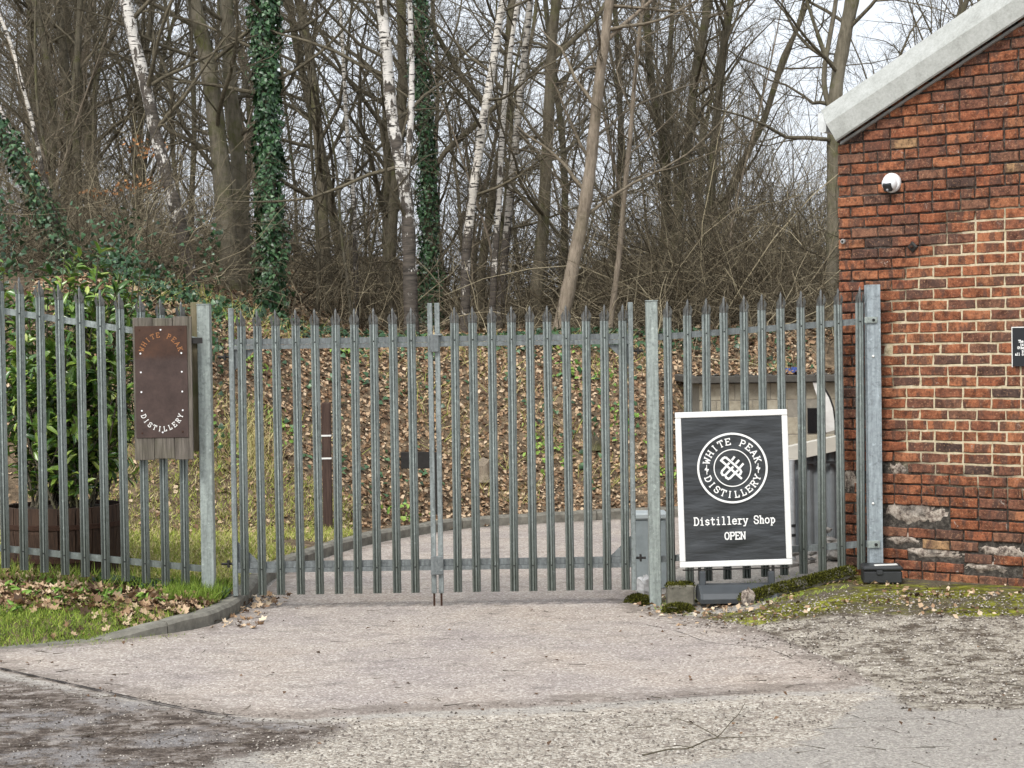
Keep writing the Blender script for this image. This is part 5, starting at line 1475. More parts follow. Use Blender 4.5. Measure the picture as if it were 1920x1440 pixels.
# ------------------------------------------------------------------ the wood behind: alike bare trees, copies of a few
protos = []
for k in range(4):
    rg = np.random.default_rng(500 + k)
    n = 9
    dirs = np.cumsum(rg.normal(0, .075, (n, 3)) * np.array([1, 1, 0]), 0) + np.array([0, 0, 1.0])
    line = np.vstack([[0, 0, -.2], np.cumsum(unit(dirs) * 1.5, 0) + np.array([0, 0, -.2])])
    line = catmull(line, 5); rad = np.linspace(.068, .016, len(line)) * (1 + .3 * (k % 2))
    g = Geo(); g.add(line[None], rad[None], 8); tm = g.mesh('trunk', (BARK_DARK, BARK_BROWN)[k % 2])
    rp_, rr_ = resample(line, rad, 40)
    g = Geo()
    a1, b1 = spawn(rp_[None], rr_[None], 30, .12, .98, 48, .27, 7, .12, .10, .5, rg, .008, 3.6, .8); g.add(a1, b1, 4)
    a2, b2 = spawn(a1, b1, 8, .15, 1, 42, .5, 6, .15, .06, .55, rg, .005, 1.9); g.add(a2, b2, 3)
    a3, b3 = spawn(a2, b2, 6, .15, 1, 38, .5, 4, .18, .03, .6, rg, .0035, 1.0); g.add(a3, b3, 3)
    a4, b4 = spawn(a3, b3, 3, .2, 1, 36, .55, 3, .2, 0, .7, rg, .0026, .6); g.add(a4, b4, 3)
    protos.append((tm, g.mesh('crown', TWIG)))
rg = np.random.default_rng(77)
spots = []
for k in range(66):
    Y = 17.5 + 38 * (k / 66) ** 1.1 + rg.uniform(-.8, .8)
    half = (Y + 14.53) / F * 1020
    X = rg.uniform(-1, 1) * half
    sx_ = 960 + X * ppm(Y)
    if 1375 < sx_ < 1760 and rg.random() < .93: continue
    if 800 < sx_ < 890 and rg.random() < .6: continue
    spots.append((X, Y))
for X, Y in spots:
    tm, cm_ = protos[int(rg.integers(4))]
    base = (X, Y, H1(X, Y))
    t = thing('woodland_tree', 'bare slim tree deep in the wood behind the nearer trunks', 'tree', base, 'bare trees deep in the wood')
    t.rotation_euler = (rg.normal(0, .05), rg.normal(0, .06), rg.uniform(0, 6.28)); sc_ = rg.uniform(.8, 1.25); t.scale = (sc_, sc_, sc_)
    link('trunk', tm, t); link('crown', cm_, t)

sap = []
for k in range(3):
    rg = np.random.default_rng(900 + k)
    n = 8
    dirs = np.cumsum(rg.normal(0, .09, (n, 3)) * np.array([1, 1, 0]), 0) + np.array([0, 0, 1.0])
    line = catmull(np.vstack([[0, 0, -.2], np.cumsum(unit(dirs) * .95, 0) + np.array([0, 0, -.2])]), 5); rad = np.linspace(.034, .006, len(line))
    g = Geo(); g.add(line[None], rad[None], 6); tm = g.mesh('trunk', (BARK_GREY, BARK_BROWN, BARK_PALE)[k])
    rp_, rr_ = resample(line, rad, 30); g = Geo()
    a1, b1 = spawn(rp_[None], rr_[None], 34, .08, .98, 52, .26, 6, .17, .05, .55, rg, .005, 2.2, .5); g.add(a1, b1, 4)
    a2, b2 = spawn(a1, b1, 7, .15, 1, 45, .5, 5, .2, .02, .6, rg, .0038, 1.2); g.add(a2, b2, 3)
    a3, b3 = spawn(a2, b2, 5, .2, 1, 42, .5, 4, .22, 0, .7, rg, .003, .7); g.add(a3, b3, 3)
    sap.append((tm, g.mesh('crown', (TWIG, TWIG, TWIG_PALE)[k])))
rg = np.random.default_rng(78)
for k in range(54):
    Y = 12.5 + 16 * rg.random(); X = rg.uniform(-1, .62 if Y < 20 else .55) * (Y + 14.53) / F * 1000
    px_ = 960 + X * ppm(Y)
    if 805 < px_ < 880 or px_ > 1400: continue
    tm, cm_ = sap[int(rg.integers(3))]
    t = thing('sapling', 'thin bare sapling standing among the larger trunks of the wood', 'tree', (X, Y, H1(X, Y)), 'thin saplings in the wood')
    t.rotation_euler = (rg.normal(0, .09), rg.normal(0, .11), rg.uniform(0, 6.28)); sc_ = rg.uniform(.7, 1.15); t.scale = (sc_, sc_, sc_)
    link('trunk', tm, t); link('crown', cm_, t)

# ------------------------------------------------------------------ brush and brambles under the trees
BRUSH = m_leaf('brush_stems', [(0, (.05, .042, .029)), (.35, (.11, .092, .063)), (.65, (.19, .16, .11)), (.87, (.31, .265, .18)), (1, (.48, .42, .28))], .9, .15)
rg = np.random.default_rng(11)
g = Geo()
def brush(n, xr, yr, hmin, hmax, up, S=3, K=7, rmin=.003, rmax=.009, side=3, wob=.2):
    y = rg.uniform(*yr, n); half = (y + 14.53) / F
    x = half * rg.uniform(xr[0] - 960, xr[1] - 960, n)
    pos = np.stack([x, y, H(x, y) - .03], -1)
    d = unit(rg.normal(0, 1, (n, 3)) * np.array([1, 1, .25]) + np.array([0, 0, up]))
    ln = rg.uniform(hmin, hmax, n)
    pts, rad = branches(pos, d, ln, rg.uniform(rmin, rmax, n), K, wob, -.02, rg, .35)
    keep_ = pts[:, :, 1].min(1) > 7.6
    pts, rad = pts[keep_], rad[keep_]
    g.add(pts, rad, S, rg.random(len(pts)))
    if side:
        a2, b2 = spawn(pts, rad, side, .15, 1, 48, .45, 5, .22, .02, .65, rg, .0026, 1.4)
        g.add(a2, b2, 3, rg.random(len(a2)))
        a3, b3 = spawn(a2, b2, 2, .2, 1, 45, .5, 4, .22, 0, .7, rg, .0022, .7)
        g.add(a3, b3, 3, rg.random(len(a3)))
brush(330, (-80, 1650), (10.2, 14), .6, 1.8, .8, wob=.28, side=4, rmin=.004, rmax=.012)
brush(1500, (-80, 1650), (14, 21), 1.0, 3.0, .9, wob=.28, side=4, rmin=.005, rmax=.016)
brush(1500, (-80, 1650), (20, 34), 1.8, 4.4, 1.1, wob=.26, side=4, rmin=.007, rmax=.020)
brush(800, (1180, 1640), (12, 21), 2.4, 5.0, .9, wob=.22, side=6, rmin=.005, rmax=.014)
brush(600, (-80, 330), (9.2, 13), 1.2, 3.0, .8, wob=.26, side=5, rmax=.011)
br_o = link('brush', g.mesh('brush', BRUSH)); tag(br_o, 'tangled brown brush and brambles under the bare trees', 'brush', kind='stuff')

# ------------------------------------------------------------------ leaf litter, grass, ivy ground cover
LITTER = m_leaf('dead_leaves', [(0, (.05, .03, .018)), (.15, (.12, .07, .04)), (.32, (.24, .145, .08)), (.5, (.36, .24, .145)), (.72, (.48, .355, .23)), (.9, (.60, .48, .34)), (1, (.72, .62, .48))], .75, .25)
lg = LeafGeo()
rg = np.random.default_rng(21)
def scatter(lg, shape, n, fx, size, tilt, lift=.0, rlo=0, rhi=1, asp=(.6, .9), cond=None):
    x, y = fx(n)
    if cond is not None:
        k = cond(x, y); x, y = x[k], y[k]
    n = len(x)
    nr = unit(ground_normal(x, y) + rg.normal(0, tilt, (n, 3)))
    d = unit(np.cross(nr, rg.normal(0, 1, (n, 3))))
    L = rg.uniform(*size, n)
    pos = np.stack([x, y, H(x, y) + lift + rg.random(n) * L * .35], -1) - d * L[:, None] * .5
    lg.add(shape, pos, d, nr, L, L * rg.uniform(*asp, n), rg, rlo, rhi)
def clump(x, y, f, ph): return np.sin(x * f + ph + 1.7 * np.sin(y * f * .8)) * np.sin(y * f * 1.1 + ph * 2 + 1.3 * np.sin(x * f * .7))
scatter(lg, 'dead', 60000, lambda n: (rg.uniform(-5.5, 4.2, n), rg.uniform(3.6, 11.5, n)), (.035, .075), .5, 0, 0, .84, cond=lambda x, y: (sd_poly(x, y, BANK) > -.25 + .1 * rg.random(len(x))) & ((sd_poly(x, y, BANK) > 1.1 * smooth(-1.6, -2.4, x) + rg.normal(0, .25, len(x))) | (rg.random(len(x)) < .18)))
scatter(lg, 'dead', 22000, lambda n: (rg.uniform(-11, 9, n), 11 + 17 * rg.random(n) ** 1.4), (.06, .12), .4, 0, 0, .85)
scatter(lg, 'dead', 700, lambda n: (rg.uniform(1.9, 5.5, n), rg.uniform(YW - .1, YW + 1.2, n)), (.05, .09), .3, cond=lambda x, y: x > 9)
o = link('leaf_litter', lg.mesh('leaf_litter', LITTER)); tag(o, 'fallen brown leaves covering the bank beyond the gate', 'leaves', kind='stuff')
lg = LeafGeo()
x = rg.uniform(xl - .1, 5.5, 900); y = rg.uniform(YW - .14, YW + .6, 900); n = len(x)
nr = unit(rg.normal(0, .35, (n, 3)) + np.array([0, 0, 1])); d = unit(np.cross(nr, rg.normal(0, 1, (n, 3)))); L = rg.uniform(.05, .09, n)
lg.add('dead', np.stack([x, y, ztop + .09 + rg.random(n) * .05], -1), d, nr, L, L * .7, rg)
o = link('roof_leaves', lg.mesh('roof_leaves', LITTER)); tag(o, 'dead leaves gathered along the flat outbuilding roof', 'leaves', kind='stuff')

lg = LeafGeo()
def verge_band(x, y): return sd_poly(x, y, VERGE) > .12
scatter(lg, 'syc', 4200, lambda n: (rg.uniform(-5.2, -2.25, n), -1.15 + rg.beta(1.9, 1.5, n) * 1.5 + 0 * rg.random(n)), (.05, .105), .5, .01, 0, .84, asp=(.7, 1.0), cond=lambda x, y: verge_band(x, y) & (clump(x, y, 3.1, .4) + rg.normal(0, .5, len(x)) > -.45))
scatter(lg, 'syc', 420, lambda n: (rg.uniform(-5.2, -2.3, n), rg.uniform(-1.75, -.7, n)), (.04, .08), .4, .01, 0, .8, cond=lambda x, y: verge_band(x, y) & (clump(x, y, 4, 2) > -.1))
scatter(lg, 'syc', 80, lambda n: (rg.normal(-2.08, .12, n), rg.uniform(-1.1, .9, n)), (.04, .08), .35, .015)
o = link('verge_leaves', lg.mesh('verge_leaves', LITTER)); tag(o, 'dry brown leaves heaped on the grass verge below the left fence', 'leaves', kind='stuff')
lg = LeafGeo()
scatter(lg, 'dead', 2300, lambda n: (rg.uniform(1.15, 4.6, n), rg.uniform(-2.6, .3, n)), (.02, .055), .5, .005, cond=lambda x, y: (sd_poly(x, y, moss) > -.12 * rg.random(len(x))) & (clump(x, y, 3.3, 1) + rg.normal(0, .3, len(x)) > -.05))
scatter(lg, 'dead', 260, lambda n: (rg.uniform(.95, 1.9, n), rg.uniform(-.8, .5, n)), (.03, .06), .4, .005)
scatter(lg, 'dead', 160, lambda n: (rg.uniform(-3.5, 4, n), rg.uniform(-5.5, -.3, n)), (.02, .04), .3, .02, 0, .3)
o = link('wall_foot_leaves', lg.mesh('wall_foot_leaves', LITTER)); tag(o, 'small dead leaves scattered over the moss by the brick wall', 'leaves', kind='stuff')

GRASS = m_leaf('grass_blades', [(0, (.09, .15, .02)), (.4, (.20, .29, .04)), (.75, (.34, .40, .075)), (1, (.50, .47, .17))], .7, .25)
STRAW = m_leaf('straw_grass', [(0, (.22, .29, .045)), (.45, (.38, .42, .09)), (.7, (.48, .43, .17)), (1, (.60, .51, .30))], .8, .2)
def blades(lg, n, fx, hl, wd, lean, cond=None, rlo=0, rhi=1):
    x, y = fx(n)
    if cond is not None:
        k = cond(x, y); x, y = x[k], y[k]
    n = len(x)
    d = unit(rg.normal(0, lean, (n, 3)) * np.array([1, 1, .2]) + np.array([0, 0, 1]))
    nr = unit(np.cross(d, rg.normal(0, 1, (n, 3))))
    lg.add('blade', np.stack([x, y, H(x, y) - .004], -1), d, nr, rg.uniform(*hl, n), rg.uniform(*wd, n), rg, rlo, rhi)
lg = LeafGeo()
blades(lg, 42000, lambda n: (rg.uniform(-5.4, -2.2, n), rg.uniform(-2.2, -.15, n)), (.025, .075), (.004, .008), .6, lambda x, y: (sd_poly(x, y, VERGE) > .05) & (clump(x, y, 2.6, 1) + .9 * smooth(-.4, -1.3, y) + rg.normal(0, .35, len(x)) > -.05), 0, .8)
blades(lg, 5000, lambda n: (rg.uniform(-2.75, -2.2, n), rg.uniform(-.5, .4, n)), (.04, .16), (.004, .009), .5, verge_band, 0, .5)
blades(lg, 2500, lambda n: (rg.uniform(-5.2, -2.3, n), rg.uniform(-.25, .3, n)), (.06, .2), (.004, .009), .5, verge_band, 0, .7)
blades(lg, 3500, lambda n: (rg.uniform(1.1, 2.6, n), rg.uniform(-.75, .6, n)), (.015, .05), (.004, .007), .8, lambda x, y: clump(x, y, 5, 1) > 0, .2, .9)
blades(lg, 3000, lambda n: (rg.uniform(-3.3, -2.1, n), rg.uniform(-2.1, -1.3, n)), (.02, .05), (.004, .008), .7, lambda x, y: np.abs(sd_poly(x, y, VERGE) + .1) < .12, 0, .8)
o = link('grass', lg.mesh('grass', GRASS)); tag(o, 'short green grass on the verge below the left fence', 'grass', kind='stuff')
lg = LeafGeo()
blades(lg, 42000, lambda n: (rg.uniform(-5.0, -1.7, n), rg.uniform(.5, 6.0, n)), (.03, .09), (.005, .010), .8, lambda x, y: verge_band(x, y) & (sd_poly(x, y, BANK) < .3 + 1.0 * smooth(-1.6, -2.4, x)) & (clump(x, y, 2, 3) > -.6))
blades(lg, 700, lambda n: (rg.normal(-2.95, .14, n), rg.normal(5.9, .25, n)), (.15, .36), (.005, .009), .6, None, .6, 1)
blades(lg, 11000, lambda n: (rg.uniform(-4.5, 4, n), rg.uniform(4.5, 10.5, n)), (.10, .34), (.004, .008), 1.1, lambda x, y: (sd_poly(x, y, BANK) > .1) & (clump(x, y, 1.8, 1) > .15), .3, 1)
o = link('straw_grass', lg.mesh('straw_grass', STRAW)); tag(o, 'yellowing grass and straw growing on the bank beyond the fence', 'grass', kind='stuff')
lg = LeafGeo()
scatter(lg, 'ivy', 3200, lambda n: (rg.uniform(-5.5, 4.2, n), rg.uniform(6, 11.5, n)), (.05, .09), .5, .04, .1, 1, (.8, 1), lambda x, y: (sd_poly(x, y, BANK) > .2) & (clump(x, y, 1.5, 2.2) + rg.normal(0, .25, len(x)) > .28))
scatter(lg, 'ivy', 3800, lambda n: (rg.uniform(-6, 4.2, n), rg.uniform(8.6, 11.6, n)), (.05, .10), .5, .10, 0, .7, (.8, 1), lambda x, y: (np.abs(sd_poly(x, y, BANK) - 3.2) < .9) & (clump(x, y, 1.1, .3) + rg.normal(0, .3, len(x)) > -.35))
scatter(lg, 'ivy', 1500, lambda n: (rg.uniform(-3.4, -2.25, n), rg.uniform(-.12, .3, n)), (.04, .08), .6, .03, 0, .6, (.8, 1), lambda x, y: rg.random(len(x)) < .8)
x = rg.uniform(-5.5, -2.6, 7000); 
o = link('ground_ivy', lg.mesh('ground_ivy', IVY)); tag(o, 'dark ivy creeping over the bank top and the fence foot', 'ivy', kind='stuff')
lg = LeafGeo()
FRESH = m_leaf('fresh_weeds', [(0, (.08, .17, .03)), (.5, (.17, .30, .05)), (1, (.30, .42, .09))], .55, .3)
for k in range(16):
    cx_, cy_ = rg.uniform(-4, 2.8), rg.uniform(5.5, 10)
    if sd_poly(np.array([cx_]), np.array([cy_]), BANK)[0] < .1: continue
    scatter(lg, 'oval', int(rg.integers(25, 90)), lambda n: (rg.normal(cx_, .16, n), rg.normal(cy_, .16, n)), (.04, .08), .7, .05, asp=(.4, .7))
for k in range(14):
    cx_, cy_ = rg.uniform(-4.6, -2.4), rg.uniform(-1.2, .15)
    scatter(lg, 'oval', 14, lambda n: (rg.normal(cx_, .05, n), rg.normal(cy_, .05, n)), (.05, .10), .8, .03, asp=(.25, .45))
o = link('weeds', lg.mesh('weeds', FRESH)); tag(o, 'fresh green weeds dotted about the bank and verge', 'weeds', kind='stuff')

# bramble and ivy thicket behind the left fence, above the laurel
lg = LeafGeo(); rg = np.random.default_rng(31)
n = 9000
y = rg.uniform(5.2, 9.5, n); px = rg.uniform(-60, 420, n); x = (px - 960) / F * (y + 14.53)
zt_ = H(x, y)
hh_ = np.clip(.6 + .7 * clump(x, y, 1.2, 2.0), .12, 1.3)
k = clump(x, y, 1.7, .9) + rg.normal(0, .3, n) > .38
pos = np.stack([x, y, zt_ + rg.random(n) ** .7 * hh_], -1)[k]; n = len(pos)
nr = unit(rg.normal(0, .6, (n, 3)) + np.array([0, -.5, .8])); d = unit(rg.normal(0, 1, (n, 3))); L = rg.uniform(.045, .085, n)
lg.add('ivy', pos, d, nr, L, L * .9, rg, 0, .85)
o = link('bramble_leaves', lg.mesh('bramble_leaves', IVY)); tag(o, 'dark green bramble and ivy thicket behind the left fence', 'brambles', kind='stuff')
ORANGE = m_leaf('clinging_beech_leaves', [(0, (.30, .12, .04)), (.5, (.46, .20, .07)), (1, (.58, .30, .13))], .7, .2)
lg = LeafGeo(); n = 190
cl = rg.integers(0, 6, n); cc = np.array([(262, 270), (290, 285), (235, 350), (180, 362), (60, 318), (275, 345)])[cl]
pos = np.array([P(a + rg.normal(0, 14), c_ + rg.normal(0, 7), 12 + rg.normal(0, .2)) for a, c_ in cc])
lg.add('dead', pos, unit(rg.normal(0, 1, (n, 3))), unit(rg.normal(0, 1, (n, 3))), rg.uniform(.05, .09, n), rg.uniform(.03, .05, n), rg)
o = link('clinging_leaves', lg.mesh('clinging_leaves', ORANGE)); tag(o, 'sparse orange leaves still clinging to twigs near the leaning birch', 'leaves', kind='stuff')

# ------------------------------------------------------------------ laurel in the barrel
rg = np.random.default_rng(41)
LAUREL = m_leaf('laurel_leaf', [(0, (.022, .06, .012)), (.3, (.06, .14, .022)), (.65, (.14, .24, .035)), (.9, (.25, .36, .06)), (1, (.40, .45, .11))], .28, .6)
lt = thing('laurel_shrub', 'glossy green laurel shrub growing from the barrel behind the left fence', 'shrub', (xb, yb, zb0 + hb - .03))
n = 54
pos = np.stack([xb + rg.normal(0, .18, n), yb + rg.normal(0, .14, n), np.full(n, zb0 + hb - .05)], -1)
d = unit(rg.normal(0, .42, (n, 3)) * np.array([.62, .8, .2]) + np.array([-.05, 0, 1]))
d[:, 1] = np.abs(d[:, 1]) * .7 + .02
a1, b1 = branches(pos, d, rg.uniform(1.0, 2.25, n), rg.uniform(.007, .013, n), 7, .10, .05, rg, .4)
a2, b2 = spawn(a1, b1, 6, .12, .95, 52, .38, 5, .14, .12, .6, rg, .003, .6)
g = Geo(); g.add(a1, b1, 5); g.add(a2, b2, 4)
link('stems', g.mesh('stems', BARK_DARK, parent_loc(lt)), lt)
lg = LeafGeo()
for a_, nl in ((a1, 24), (a2, 12)):
    N = len(a_)
    t_ = .06 + .94 * rg.random((N, nl)) ** .85; fi = np.clip(t_ * (a_.shape[1] - 1), 0, a_.shape[1] - 1.001); i = fi.astype(int); f = (fi - i)[..., None]; nn_ = np.arange(N)[:, None]
    p = (a_[nn_, i] * (1 - f) + a_[nn_, i + 1] * f).reshape(-1, 3); tan = unit(a_[nn_, i + 1] - a_[nn_, i]).reshape(-1, 3)
    side_ = unit(np.cross(tan, rg.normal(0, 1, tan.shape)))
    dd = unit(side_ * .9 + tan * .55 + rg.normal(0, .15, tan.shape)); nr = unit(tan * .8 - side_ * .3 + np.array([0, -.2, .7]) + rg.normal(0, .25, tan.shape))
    kk = p[:, 0] < P(246, 700, .8)[0]; p, dd, nr = p[kk], dd[kk], nr[kk]
    L = rg.uniform(.08, .16, len(p)); lg.add('oval', p, dd, nr, L, L * rg.uniform(.30, .40, len(p)), rg)
link('foliage', lg.mesh('foliage', LAUREL, parent_loc(lt), True), lt)

# ------------------------------------------------------------------ small things on the ground
MOSS = m_leaf('moss_tufts', [(0, (.022, .022, .008)), (.5, (.06, .062, .012)), (.85, (.12, .125, .02)), (1, (.20, .19, .04))], .95, .1)
STONE = m_plain('mossy_stone', (.16, .15, .12), .95, 0, .5, 12, .6)
def lump(name, c_, r, seed, mat, parent=None, n=10, m_=7, rough=.25):
    rr_ = np.random.default_rng(seed); vs = []; 
    for j in range(m_ + 1):
        th_ = math.pi * j / m_
        for i in range(n):
            ph = 2 * math.pi * i / n; k = 1 + rr_.uniform(-rough, rough)
            vs.append((c_[0] + r[0] * k * math.sin(th_) * math.cos(ph), c_[1] + r[1] * k * math.sin(th_) * math.sin(ph), c_[2] + r[2] * k * math.cos(th_)))
    mb = MB(); mb.add(vs, [(j*n+i, j*n+n+i, j*n+n+(i+1) % n, j*n+(i+1) % n) for j in range(m_) for i in range(n)])
    return mb.build(name, mat, parent, loc=None if parent else c_)
def moss_on(name, pts, parent, nper, rad, seed):
    rr_ = np.random.default_rng(seed); lg = LeafGeo(); n = nper
    i = rr_.integers(0, len(pts), n); q = np.array(pts)[i]
    out = unit(rr_.normal(0, 1, (n, 3)) + np.array([0, -.35, .8])); out[:, 2] = np.abs(out[:, 2])
    pos = q + out * np.array(rad) * .97; L = rr_.uniform(.012, .03, n)
    lg.add('blade', pos, unit(out + rr_.normal(0, .5, (n, 3))), unit(rr_.normal(0, 1, (n, 3))), L, L * .35, rr_)
    o = link(name, lg.mesh(name, MOSS, parent_loc(parent)), parent); o['kind'] = 'stuff'
# mossy edging running from the fence towards the street
e0_, e1_ = P(1397, 1122, -.62), P(1592, 1072, -.06)
ed = thing('mossy_edging', 'long moss-covered concrete edging running from the sign base to the brick wall', 'edging', tuple((e0_ + e1_) / 2 - np.array([0, 0, .08])))
ts = np.linspace(0, 1, 16); mid = e0_[None] + (e1_ - e0_)[None] * ts[:, None]
rr_ = np.random.default_rng(9)
mb = MB(); mb.tube([tuple(p + rr_.normal(0, .006, 3) + np.array([0, 0, -.015])) for p in mid], [.055 + rr_.uniform(-.008, .008) for _ in ts], 9); mb.build('core', STONE, ed)
fine = e0_[None] + (e1_ - e0_)[None] * np.linspace(0, 1, 90)[:, None] + np.array([0, 0, -.015])
moss_on('moss', fine, ed, 9000, (.058, .058, .058), 4)
p = P(1403, 1122, -.66); ed2 = lump('broken_stone', p, (.05, .05, .075), 12, M_SPALL, None); tag(ed2, 'pale broken stone at the street end of the mossy edging', 'stone')
# concrete block beside the gate post
a_, c_ = P(1252, 1122, -.28), P(1302, 1097, -.28)
cb = thing('concrete_block', 'grey concrete block with moss on top beside the right gate post', 'block', (a_[0] + .1, -.2, H1(a_[0] + .1, -.2)))
mb = MB(); mb.bevbox((a_[0], -.30, a_[2] - .06), (c_[0], -.10, c_[2]), .012); mb.build('block', STONE, cb)
top = np.stack([rr_.uniform(a_[0] + .01, c_[0] - .01, 80), rr_.uniform(-.29, -.11, 80), np.full(80, c_[2] - .028)], -1); moss_on('moss', top, cb, 2500, (.02, .02, .03), 6)
for k, (px, py, Y, r, lab) in enumerate(((1272, 1136, -.5, (.12, .09, .055), 'mossy mound in front of the concrete block'), (1196, 1112, .05, (.10, .10, .06), 'mossy clump at the foot of the right gate leaf'))):
    c0 = P(px, py, Y); c0[2] = H1(c0[0], c0[1]) + .01
    t = thing('moss_mound', lab, 'moss', tuple(c0)); lump('earth', c0, r, 30 + k, STONE, t); moss_on('moss', [c0], t, 2600, tuple(np.array(r) * 1.02), 40 + k)
# white plastic sack beyond the post
c0 = P(1206, 1080, .55); c0[2] = H1(c0[0], .55) + .075
tag(lump('plastic_sack', c0, (.065, .06, .085), 17, m_plain('sack_white', (.72, .72, .72), .6), None, 12, 8, .3), 'crumpled white plastic sack behind the right gate post', 'sack')
# stone rubble under the corrugated panel
RUBBLE = m_plain('rubble_grey', (.30, .29, .27), .95, 0, .5, 10, .5)
for k in range(26):
    px, py = random.uniform(1480, 1590), random.uniform(985, 1068); Y = random.uniform(1.15, 1.6)
    if py < 1030 and px < 1548: continue
    c0 = P(px, py, Y); r = random.uniform(.04, .085); c0[2] = max(c0[2], H1(c0[0], c0[1]) + .02)
    tag(lump('rubble_stone', c0, (r, r * .8, r * .6), 70 + k, RUBBLE, None, 7, 5, .28), 'rough grey stone heaped under the corrugated panel', 'stone', 'stones heaped behind the right fence')
# tarpaulin on the outbuilding roof
c0 = P(1485, 698, YW + .3); tag(lump('tarpaulin', c0, (.14, .12, .055), 5, m_plain('blue_tarp', (.03, .06, .22), .5), None, 12, 6, .3), 'crumpled blue tarpaulin on the flat outbuilding roof', 'tarpaulin')
# stumps on the bank
for k, (px, py, Y, h_, r_, lab) in enumerate(((906, 888, 7.6, .22, .11, 'pale broken tree stump on the bank behind the right gate leaf'), (1118, 790, 8.6, .15, .09, 'dark mossy stump high on the bank behind the right gate leaf'))):
    q = P(px, py, Y); z0_ = H1(q[0], Y); st = thing('tree_stump', lab, 'stump', (q[0], Y, z0_))
    mb = MB(); nn_ = 12; vs = []
    for j, (t_, rr2) in enumerate(((-.1, 1.35), (.3, 1.05), (.8, .95), (1, .9))):
        for i in range(nn_):
            ph = 2 * math.pi * i / nn_; kk = 1 + .12 * math.sin(3 * ph + k)
            vs.append((q[0] + r_ * rr2 * kk * math.cos(ph), Y + r_ * rr2 * kk * math.sin(ph), z0_ + h_ * t_ + (random.uniform(-.06, .06) if j == 3 else 0)))
    mb.add(vs, [(j*nn_+i, j*nn_+(i+1) % nn_, j*nn_+nn_+(i+1) % nn_, j*nn_+nn_+i) for j in range(3) for i in range(nn_)] + [tuple(range(3*nn_, 4*nn_))])
    mb.build('wood', (BARK_PALE, BARK_DARK)[k], st)
# gravel chips and twigs lying about the forecourt
rg = np.random.default_rng(55)
CHIP = m_leaf('stone_chips', [(0, (.08, .066, .055)), (.35, (.20, .175, .15)), (.8, (.38, .345, .30)), (1, (.60, .56, .50))], .9, .2)
def chips(n, poly_or_rect, size, cond=None):
    x = rg.uniform(*poly_or_rect[0], n); y = rg.uniform(*poly_or_rect[1], n)
    if cond is not None:
        k = cond(x, y); x, y = x[k], y[k]
    n = len(x); s_c = rg.uniform(*size, n)
    T = np.array([(1, 0, 0), (-.3, .9, .1), (-.8, -.6, 0), (.1, -.2, .75), (.3, .5, .55)])
    tr = np.array([(0, 1, 4), (1, 3, 4), (0, 4, 3), (1, 2, 3), (2, 0, 3)])
    th_ = rg.random(n) * 6.28; c_, s_ = np.cos(th_), np.sin(th_)
    v = T[None] * s_c[:, None, None] * rg.uniform(.6, 1.2, (n, 5, 1))
    vx = v[..., 0] * c_[:, None] - v[..., 1] * s_[:, None] + x[:, None]; vy = v[..., 0] * s_[:, None] + v[..., 1] * c_[:, None] + y[:, None]
    vz = v[..., 2] + (H(x, y) + .004 + .016 * (sd_poly(x, y, DRIVE) > 0) * (y < 0))[:, None]
    return np.stack([vx, vy, vz], -1).reshape(-1, 3), (np.arange(n)[:, None, None] * 5 + tr[None]).reshape(-1, 3), np.repeat(rg.random(n) , 5)
parts_ = [chips(9000, ((-3.2, 3.4), (-6.6, -3.2)), (.004, .013), lambda x, y: sd_poly(x, y, gravel) > -.1 + .2 * rg.random(len(x))),
          chips(9000, ((1.2, 4.6), (-4.2, -.6)), (.004, .014), lambda x, y: sd_poly(x, y, rubble) > -.25 + .3 * rg.random(len(x))),
          chips(2500, ((-4, 3.4), (-6.5, -.3)), (.003, .008)),
          chips(3000, ((-4.5, 0), (-6.8, -3.0)), (.003, .009), lambda x, y: sd_poly(x, y, mud) > -.1)]
off = 0; V_, F_, R_ = [], [], []
for v_, f_, r_ in parts_: V_.append(v_); F_.append(f_ + off); R_.append(r_); off += len(v_)
g_off, V2, F2, R2 = 0, [], [], []
for v_, f_, r_ in (chips(6000, ((-4.6, 0.2), (-6.8, -2.6)), (.003, .012), lambda x, y: (sd_poly(x, y, mud) > -.12) & (clump(x, y, 2.3, .5) + rg.normal(0, .4, len(x)) > -.2)),
                   chips(5000, ((1.2, 4.7), (-4.4, -.7)), (.003, .013), lambda x, y: (sd_poly(x, y, rubble) > -.2) & (clump(x, y, 2.7, 1.5) + rg.normal(0, .35, len(x)) > .15)),
                   chips(1500, ((1.05, 3.0), (-2.6, -.5)), (.003, .014), lambda x, y: np.abs(sd_poly(x, y, DRIVE) + .12) < .2),
                   chips(2500, ((-3.6, 1.5), (-5.2, -3.0)), (.003, .012), lambda x, y: np.abs(sd_poly(x, y, DRIVE) + .05) < .12),
                   chips(900, ((-3.2, 3.2), (-6.4, -.3)), (.003, .009))):
    V2.append(v_); F2.append(f_ + g_off); R2.append(r_); g_off += len(v_)
CLOD = m_leaf('mud_clods', [(0, (.04, .032, .026)), (.5, (.09, .074, .062)), (.9, (.16, .135, .115)), (1, (.26, .23, .20))], .95, .1)
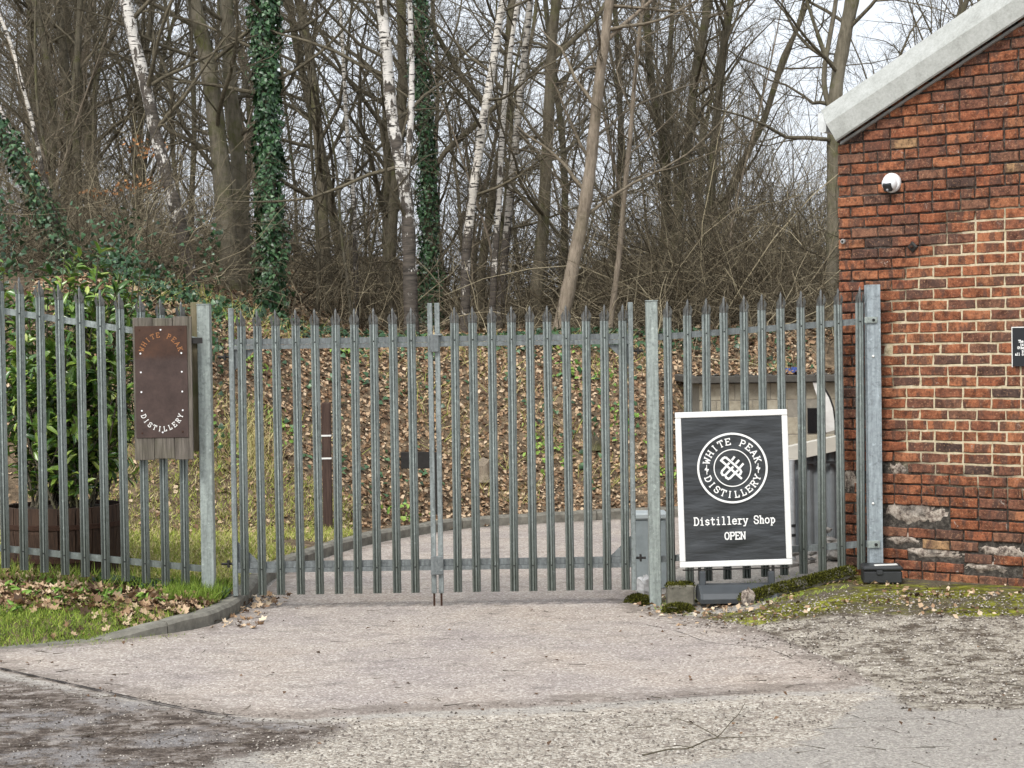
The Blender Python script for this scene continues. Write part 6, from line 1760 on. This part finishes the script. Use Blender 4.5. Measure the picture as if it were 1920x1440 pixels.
o = link('mud_crumbs', mesh_np('mud_crumbs', np.concatenate(V2), tris=np.concatenate(F2), attrs=dict(rnd=np.concatenate(R2)), mats=[CLOD])); tag(o, 'dark crumbs of mud and debris scattered over the forecourt', 'mud', kind='stuff')
o = link('gravel', mesh_np('gravel', np.concatenate(V_), tris=np.concatenate(F_), attrs=dict(rnd=np.concatenate(R_)), mats=[CHIP])); tag(o, 'loose pale gravel chips strewn over the forecourt', 'gravel', kind='stuff')
g = Geo(); n = 420
x = rg.uniform(-3.6, 4.4, n); y = rg.uniform(-6.4, .2, n); k = (rg.random(n) < np.where(sd_poly(x, y, DRIVE) > .4, .25, 1)); x, y = x[k], y[k]; n = len(x)
pos = np.stack([x, y, H(x, y) + .024], -1); d = unit(rg.normal(0, 1, (n, 3)) * np.array([1, .7, 0.0]))
a1, b1 = branches(pos, d, rg.uniform(.04, .22, n), rg.uniform(.0015, .003, n), 4, .12, 0, rg); a1[..., 2] = (H(x, y) + .022)[:, None] + .004 * rg.random((n, 4)); g.add(a1, b1, 3, rg.random(n) * .4)
o = link('ground_twigs', g.mesh('ground_twigs', BRUSH)); tag(o, 'small broken twigs littering the forecourt', 'twigs', kind='stuff')
fb = np.array([G(a, c_, .03) for a, c_ in ((1205, 1416), (1255, 1405), (1290, 1403), (1325, 1388), (1346, 1381), (1372, 1352), (1384, 1340), (1397, 1318))])
t = thing('fallen_branch', 'thin forked dead branch lying on the gravel in front', 'branch', tuple(fb[2]))
g = Geo(); c1 = catmull(fb, 5); g.add(c1[None], np.linspace(.0045, .002, len(c1))[None], 6); link('stem', g.mesh('stem', TWIG, fb[2]), t)
for pts in ([(1345, 1381), (1310, 1362), (1278, 1350), (1255, 1346)], [(1340, 1384), (1400, 1382), (1450, 1380)], [(1300, 1402), (1270, 1398), (1240, 1402)]):
    c1 = catmull(np.array([G(a, c_, .03) for a, c_ in pts]), 5); g = Geo(); g.add(c1[None], np.linspace(.003, .0012, len(c1))[None], 5); link('side_twig', g.mesh('side_twig', TWIG, fb[2]), t)
